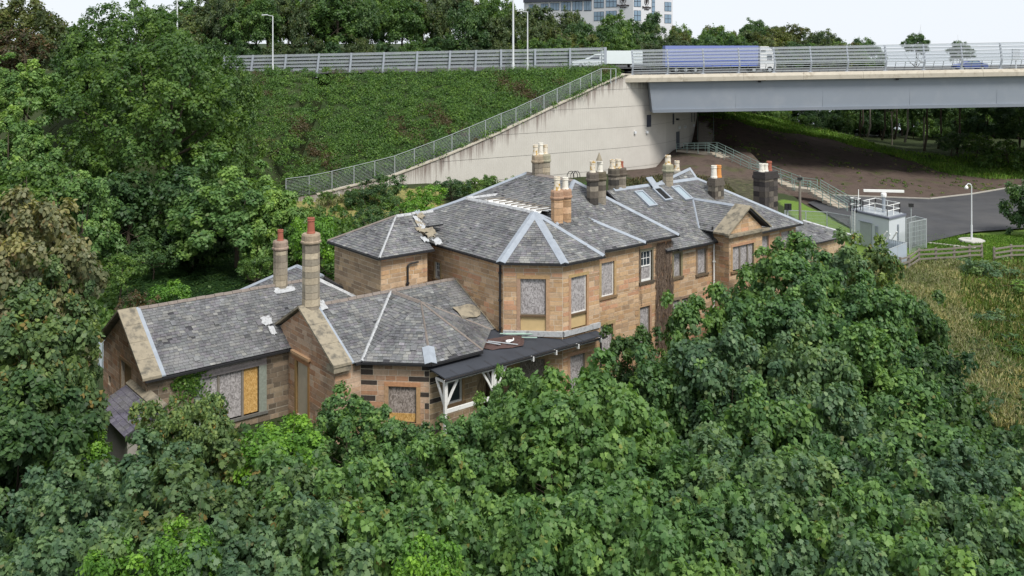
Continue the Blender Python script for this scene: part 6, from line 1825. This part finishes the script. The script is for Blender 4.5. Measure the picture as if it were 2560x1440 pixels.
tpx('far_c', 60, -10, 150, 'leaf_wood_olive', 'olive green tree topping the left skyline', name='broadleaf_tree', rxy=7)
tpx('far_a', 200, 130, 108, 'leaf_oak', 'dark tree between the brown beech and the huge oak', name='broadleaf_tree', rxy=5.1, rz=4.8)
tpx('far_a', 165, 70, 130, 'leaf_wood', 'tree on the skyline dip beside the brown beech', name='broadleaf_tree', rxy=5.4)
tpx('lime', 800, 545, 69, 'leaf_lime', 'yellow-green tree in the gap right of the tall chimney', name='laburnum_tree', rxy=2.3, rz=2.3)
tpx('far_b', 745, 560, 74, 'leaf_oak', 'dark tree behind the low wing chimneys', name='broadleaf_tree', rxy=3.0, rz=3.5)
tpx('lime', 430, 712, 62, 'leaf_lime', 'yellow-green bush above the low wing ridge', name='bush', rxy=1.7, rz=1.2, cat='shrub')
tpx('bush_fine', 345, 735, 60, 'leaf_brown', 'dry brown bush by the low wing ridge', name='bush', rxy=1.3, cat='shrub')
# -- bushes between the house and the retaining wall
for k, (px, yt, Y, r_, mt, lab) in enumerate(((905, 470, 100, 2.4, 'leaf_dark', 'dark gorse bush at the start of the concrete wall'), (960, 440, 101, 2.7, 'leaf_dark', 'tall dark gorse bush against the wall top'), (1000, 490, 92, 2.6, 'leaf_oak', 'rounded dark bush by the dry grass'),
        (1065, 463, 94, 2.3, 'leaf_lime', 'yellow-green pine bush behind the house'), (1040, 505, 86, 1.9, 'leaf_lime', 'low yellow-green bush behind the square block'), (1130, 448, 104, 2.2, 'leaf_dark', 'dark gorse bush halfway along the concrete wall'), (1185, 447, 105, 2.1, 'leaf_oak', 'gorse bush before the ribbed wall'),
        (1240, 440, 106, 2.0, 'leaf_gorse', 'olive gorse bush where the roof hides the wall'), (1440, 455, 104, 1.8, 'leaf_oak', 'bush between the roof hooks and the wall'), (765, 520, 92, 2.2, 'leaf_oak', 'dark bush below the fence end'), (820, 478, 101, 1.1, 'leaf_gorse', 'small gorse bush at the wall foot'), (880, 472, 102, 1.0, 'leaf_gorse', 'little gorse bush on the concrete kerb'),
        (940, 520, 85, 2.0, 'leaf_dark', 'dark bush behind the square block ridge'))):
    tpx('bush_fine', px, yt, Y, mt, lab, name='bush', rxy=r_, rz=r_ * .62, cat='shrub')
# -- woods beyond the road
rr = random.Random(5)
GW = 'woodland trees beyond the road'
LW = {'leaf_wood': 'dark green woodland tree standing beyond the road', 'leaf_wood_olive': 'olive-brown woodland tree standing beyond the road', 'leaf_oak': 'deep green oak in the woods beyond the road', 'leaf_dark': 'blackish green tree in the woods beyond the road'}
def skyline(px):                        # rows of the wood's outline
    return lerp_tab([(400, 15), (480, -10), (560, -45), (1150, -60), (1230, -20), (1290, 10), (1330, 20), (1400, 22), (1500, 45), (1590, 35), (1680, 58), (1740, 40), (1800, 55), (1850, 60), (1920, 45), (2000, 70), (2080, 68), (2160, 92)], px)
for row, (Y, dy, step) in enumerate(((166, 45, 78), (180, 18, 86), (196, 0, 92))):
    px = 400 + row * 31
    while px < 2165:
        q = rr.choice(['leaf_wood', 'leaf_wood', 'leaf_wood_olive', 'leaf_oak', 'leaf_dark'])
        yt = skyline(px) + dy + rr.uniform(-12, 16); yt = min(yt, 112)
        tpx(rr.choice(['far_a', 'far_b', 'far_c']), px, yt, Y + rr.uniform(-4, 4), q, LW[q], name='woodland_tree', rxy=rr.uniform(3.8, 5.6), rz=rr.uniform(5.0, 6.8) if px < 1850 else rr.uniform(3.4, 4.4), group=GW, gz_=ROAD_Z - 1)
        px += step * rr.uniform(.8, 1.2)
px = 395
while px < 2120:                        # understorey along the verge
    tpx(rr.choice(['far_a', 'far_c']), px, rr.uniform(86, 104) if px < 1850 else rr.uniform(100, 110), 161 + rr.uniform(-1.5, 1.5), rr.choice(['leaf_wood', 'leaf_dark', 'leaf_oak']), 'low leafy tree along the verge before the woods', name='verge_tree', rxy=rr.uniform(3.2, 4.2), rz=3.4, group='verge trees before the woods', gz_=ROAD_Z - 1)
    px += rr.uniform(60, 85)
tpx('far_a', 2290, 84, 170, 'leaf_dark', 'lone dark tree against the sky above the bridge', name='broadleaf_tree', rxy=2.6, rz=2.2, gz_=10)
tpx('far_a', 2400, 103, 172, 'leaf_dark', 'tree top just showing above the bridge rails', name='broadleaf_tree', rxy=2.4, rz=2.2, gz_=10)
# -- wood under the right end of the bridge, with pale stems
for k, (px, yt, Y, r_) in enumerate(((2150, 180, 172, 3.5), (2230, 190, 168, 3.2), (2310, 200, 166, 3.4), (2390, 230, 164, 3.6), (2470, 240, 160, 3.8), (2550, 240, 158, 4.0), (2630, 240, 156, 4.0), (2200, 215, 185, 5.0), (2340, 215, 185, 5), (2480, 215, 185, 5), (2600, 215, 182, 5))):
    tpx('far_b', px, yt, Y, 'leaf_dark', 'shadowy woodland tree with bare stem past the bridge bank', name='woodland_tree', rxy=r_, rz=4.6 if k < 7 else 6, group='woodland past the bridge bank', bark='bark_pale' if k in (1, 2) else None)
px = 1850
while px < 2700:                        # closes the view under the deck
    tpx(rr.choice(['far_a', 'far_c']), px, rr.uniform(215, 260), 186 + rr.uniform(-4, 4), rr.choice(['leaf_dark', 'leaf_dark', 'leaf_oak']), 'dark tree at the back of the wood beyond the bridge', name='woodland_tree', rxy=rr.uniform(3.4, 4.6), rz=4.6, group='back of the wood beyond the bridge')
    px += rr.uniform(38, 60)
px = 1890
while px < 2700:                        # undergrowth below it
    tpx('bush_fine', px, rr.uniform(268, 296), 179 + rr.uniform(-2, 2), rr.choice(['leaf_dark', 'leaf_oak']), 'dark thicket bush filling the wood floor beyond the bridge', name='thicket_bush', rxy=rr.uniform(2.2, 3.2), rz=2.6, group='thicket under the wood beyond the bridge', cat='shrub')
    px += rr.uniform(34, 46)
for px, y0, y1, Y in ((2168, 262, 338, 160), (2205, 262, 345, 158), (2262, 262, 350, 156), (2310, 262, 372, 154), (2345, 262, 366, 156), (2235, 262, 343, 160), (2150, 262, 322, 162), (2392, 262, 378, 154)):
    a, c = P(px + 12, y0, Y), P(px, y1 + 6, Y)
    o = MB().tube([c, c.lerp(a, .35) + Vector((.25, 0, 0)), c.lerp(a, .7) - Vector((.1, 0, 0)), a + Vector((0, 0, 6))], [.2, .17, .14, .08], 7).build('bare_stem', 'bark_pale' if px in (2262, 2168) else 'bark', smooth=True)
    tag(o, 'bare tree stem standing at the edge of the grass bank under the bridge', 'tree', 'bare stems under the bridge')
for k, (px, yt, Y, r_, mt) in enumerate(((2440, 335, 150, 3.0, 'leaf_oak'), (2520, 350, 146, 3.0, 'leaf_gorse'), (2380, 330, 152, 2.6, 'leaf_dark'), (2570, 380, 140, 2.8, 'leaf_oak'), (2470, 385, 143, 2.2, 'leaf_gorse'))):
    tpx('bush_fine', px, yt, Y, mt, 'scrubby bush below the woods on the far grass bank', name='bush', rxy=r_, rz=r_ * .75, cat='shrub', group='bushes on the far grass bank')
tpx('far_b', 2580, 440, 96, 'leaf_dark', 'dark bushy tree at the yard corner by the lawn', name='broadleaf_tree', rxy=2.6, rz=3.6)

# ------------------------------------------------------------------ ground cover (uncountable)
def stuff(name, me, loc, label, cat):
    o = bpy.data.objects.new(name, me); link(o, None, loc); return tag(o, label, cat, None, 'stuff')
def tufts(name, pts, rad, per, leaf, mat, label, cat, seed, upk=.9, outline=RHOMB, flat=.7, t3=None):
    r = np.random.default_rng(seed); pts = np.array(pts, float); n = len(pts); rad = np.array(rad)
    og = pts.mean(axis=0); idx = np.repeat(np.arange(n), per); N_ = len(idx)
    d = unit(r.normal(size=(N_, 3)) + np.array([0, -.2, upk])); d[:, 2] = np.abs(d[:, 2])
    pos = pts[idx] - og + d * (rad[idx] * r.uniform(.55, 1.05, N_))[:, None] * np.array([1, 1, flat])
    nrm = d + r.normal(size=(N_, 3)) * .5; tan = d + r.normal(size=(N_, 3)) * .6
    bt = np.clip(.5 + r.normal(size=n) * .28, 0, 1)
    t3 = (np.clip(r.random(n), 0, 1) if t3 is None else t3)[idx] * .97 + r.random(N_) * .03
    tn = np.stack([np.clip(r.normal(.5, .22, N_), 0, 1), np.clip(bt[idx] + r.normal(size=N_) * .06, 0, 1), t3], axis=1)
    me = leaves_mesh(name, pos, nrm, tan, leaf * r.uniform(.6, 1.3, N_), outline, tn, mat, droop=.05)
    return stuff(name, me, og, label, cat)
pts, rad, brn = [], [], []
r5 = random.Random(9)
while len(pts) < 3000:
    x = r5.uniform(-36, 14.3)
    if x > WTAB[0][0]:
        yw = lerp_tab(YW, x); y = yw + .5 + (ROAD_Y - 1.0 - yw) * r5.random(); z = bank_z(x, y)
    else:
        y = r5.uniform(98, 132.4); z = ground_z(x, y)
    pts.append((x, y, z - .1)); rad.append(r5.uniform(.5, 1.0) if r5.random() < .8 else r5.uniform(1.1, 1.7))
    k = math.sin(x * .23 + 1) * math.sin(y * .31 + x * .1) + .5 * math.sin(x * .9 + y * .7)
    brn.append(min(.999, max(0, .74 + .16 * k + r5.uniform(-.1, .1))))
tufts('gorse', pts, rad, 85, .2, 'leaf_gorse', 'dense gorse scrub covering the road embankment', 'gorse', 31, t3=np.array(brn), flat=.85)
# long dry grass and green grass on the right slope
def blades(name, n, fn, hgt, wid, mat, label, seed):
    r = random.Random(seed); P0 = []; 
    for _ in range(n): P0.append(fn(r))
    P0 = np.array(P0); og = P0.mean(axis=0); g = np.random.default_rng(seed)
    hh = hgt * g.uniform(.5, 1.3, n); ang = g.uniform(0, 6.28, n); ln = g.uniform(.15, .75, n)
    side = np.stack([np.cos(ang), np.sin(ang), np.zeros(n)], 1) * wid
    lean = np.stack([np.cos(ang + 1.3 + g.normal(size=n) * .6), np.sin(ang + 1.3), np.zeros(n)], 1) * (hh * ln)[:, None]
    a = P0 - og; mid = a + lean * .35 + np.array([0, 0, 1]) * (hh * .62)[:, None]; tip = a + lean + np.array([0, 0, 1]) * (hh * (1 - ln * .45))[:, None]
    v = np.stack([a - side, a + side, mid + side * .8, tip, mid - side * .8], 1).reshape(-1, 3)
    pt = np.clip(.5 + .3 * np.sin(P0[:, 0] * .7) * np.sin(P0[:, 1] * .5) + g.normal(size=n) * .15, 0, 1)
    tn = np.stack([np.clip(g.normal(.5, .25, n), 0, 1), pt, g.random(n)], 1)
    return stuff(name, np_mesh(name, v, 5, n, mat, tn), og, label, 'grass')
def slope_pt(lo_px, hi_px, y0, y1):
    def f(r):
        py = 1 / r.uniform(1 / y1, 1 / y0); px = r.uniform(lo_px(py), hi_px(py)); q = PZ(px, py, 0); return (q.x, q.y, ground_z(q.x, q.y) - .05)
    return f
edge = lambda py: lerp_tab([(640, 2255), (700, 2285), (800, 2320), (900, 2390), (1000, 2470), (1080, 2540)], py) - 40
gold_r = lambda py: lerp_tab([(640, 2420), (700, 2400), (760, 2400), (850, 2450), (920, 2540), (1000, 2620), (1080, 2680)], py)
blades('dry_grass', 34000, slope_pt(edge, gold_r, 655, 1075), .55, .023, 'leaf_drygrass', 'long straw-coloured grass on the slope below the timber fence', 41)
blades('rough_grass', 14000, slope_pt(gold_r, lambda py: 2760, 655, 1075), .55, .035, 'leaf_greengrass', 'rough green grass on the slope right of the straw-coloured grass', 42)
blades('dry_grass', 5000, slope_pt(lambda py: 790, lambda py: 960, 512, 565), .6, .035, 'leaf_drygrass', 'dry grass patch between the gorse bushes behind the house', 43)
blades('lawn_grass', 16000, lambda r: (lambda q: (q.x, q.y, .02))(PZ(r.uniform(2290, 2640), 1 / r.uniform(1 / 650., 1 / 590.), 0)), .22, .03, 'leaf_lawn', 'bright mown grass round the CCTV pole', 44)
def bankg(r):
    x = r.uniform(24, 85); y = lerp_tab(BANK1, x) + r.random() ** 1.2 * 18 - 1
    return (x, y, ground_z(x, y) - .05)
blades('bank_grass', 20000, bankg, .5, .05, 'leaf_lawn', 'green grass coloured as if sunlit along the crest of the bank under the bridge', 45)  # brighter lawn colour stands in for sunlight that the deck blocks
blades('bank_grass', 9000, lambda r: (lambda x, y: (x, y, ground_z(x, y) - .05))(r.uniform(14, 27), r.uniform(92, 121)), .45, .05, 'leaf_drab', 'patchy grass between the house and the concrete steps', 46)
for k, (px, yt, Y, r_, mt) in enumerate(((2470, 650, 80, 2.6, 'leaf_bluegreen'), (2530, 700, 75, 2.4, 'leaf_gorse'), (2500, 790, 66, 2.2, 'leaf_bluegreen'), (2555, 860, 60, 2.0, 'leaf_oak'), (2425, 675, 80, 1.6, 'leaf_oak'))):
    tpx('bush_fine', px, yt, Y, mt, 'low dark bramble clump in the rough grass slope', name='bramble', rxy=r_, rz=r_ * .5, cat='bramble', group='bramble clumps on the grass slope')
pts, rad = [], []
rw_ = random.Random(77)
while len(pts) < 420:
    x = rw_.uniform(30, 72); y0_, y1_ = lerp_tab(BANK0, x), lerp_tab(BANK1, x); y = y0_ + (y1_ - y0_) * rw_.random()
    if math.sin(x * .5 + y * .2) + math.sin(y * .6) * .6 + rw_.uniform(-1, 1) < .6: continue
    pts.append((x, y, ground_z(x, y) - .05)); rad.append(rw_.uniform(.15, .4))
tufts('weeds', pts, rad, 14, .2, 'leaf_greengrass', 'sparse weeds dotted over the bare brown bank', 'weeds', 61)
for k, (px, yt, Y, r_, mt, lab) in enumerate(((380, 600, 76, 2.2, 'leaf_dark', 'dark bush above the fern bed'), (640, 640, 70, 1.6, 'leaf_oak', 'dark bush between the fern bed and the chimneys'), (300, 640, 70, 2.0, 'leaf_oak', 'rounded bush left of the fern bed'), (480, 585, 79, 2.2, 'leaf_dark', 'dark bush at the back of the fern bed'))):
    tpx('bush_fine', px, yt, Y, mt, lab, name='bush', rxy=r_, rz=r_ * .7, cat='shrub')
# ferns on the bank behind the low wing
r6 = random.Random(12); vs, tn = [], []
cents = []
for _ in range(260):
    px, py = r6.uniform(330, 690), r6.uniform(585, 740); q = PZ(px, py + 25, 1.0)
    x, y = q.x, q.y; z = ground_z(x, y); cents.append((x, y, z))
og = Vector(np.array(cents).mean(axis=0))
for (x, y, z) in cents:
    bt = r6.random()
    for k in range(7):
        a = 2 * math.pi * k / 7 + r6.random(); L = r6.uniform(1.3, 2.2); dr = Vector((math.cos(a), math.sin(a), 0)); sd_ = Vector((-dr.y, dr.x, 0)); base = Vector((x, y, z + .4)) - og
        for i in range(7):
            t = i / 7; c_ = base + dr * L * t + Vector((0, 0, .95 * t - 1.0 * t * t)) * L * .9; w_ = L * .3 * (1 - t) + .04
            for sg in (-1, 1):
                e = c_ + sd_ * sg * w_ + dr * .08 - Vector((0, 0, .06))
                vs += [c_, c_ + dr * .07 + sd_ * sg * w_ * .5, e, c_ - dr * .06 + sd_ * sg * w_ * .5]; tn.append((r6.random(), bt, r6.random()))
stuff('ferns', np_mesh('ferns', np.array([tuple(v_) for v_ in vs]), 4, len(tn), 'leaf_fern', np.array(tn)), og, 'bed of bracken ferns on the bank behind the low wing', 'ferns')
# undergrowth under the left wood and the garden
pts, rad = [], []
while len(pts) < 2600:
    x, y = r6.uniform(-52, -14), r6.uniform(58, 100)
    dx, dy = x, y - 51; u_, v_ = dx * CU + dy * SU, -dx * SU + dy * CU
    if v_ < 18 and u_ > -13: continue
    pts.append((x, y, ground_z(x, y))); rad.append(r6.uniform(.4, 1.0))
tufts('undergrowth', pts, rad, 22, .4, 'leaf_oak', 'shaded undergrowth beneath the trees behind the low wing', 'undergrowth', 51)
pts, rad = [], []
while len(pts) < 2200:
    x, y = r6.uniform(-26, 34), r6.uniform(24, 62)
    dx, dy = x, y - 51; u_, v_ = dx * CU + dy * SU, -dx * SU + dy * CU
    if v_ > -2.8 and -20 < u_ < 31 and (v_ > 6 or u_ > -11): continue
    pts.append((x, y, ground_z(x, y))); rad.append(r6.uniform(.4, .9))
tufts('undergrowth', pts, rad, 18, .35, 'leaf_dark', 'dark undergrowth beneath the garden sycamores', 'undergrowth', 52)
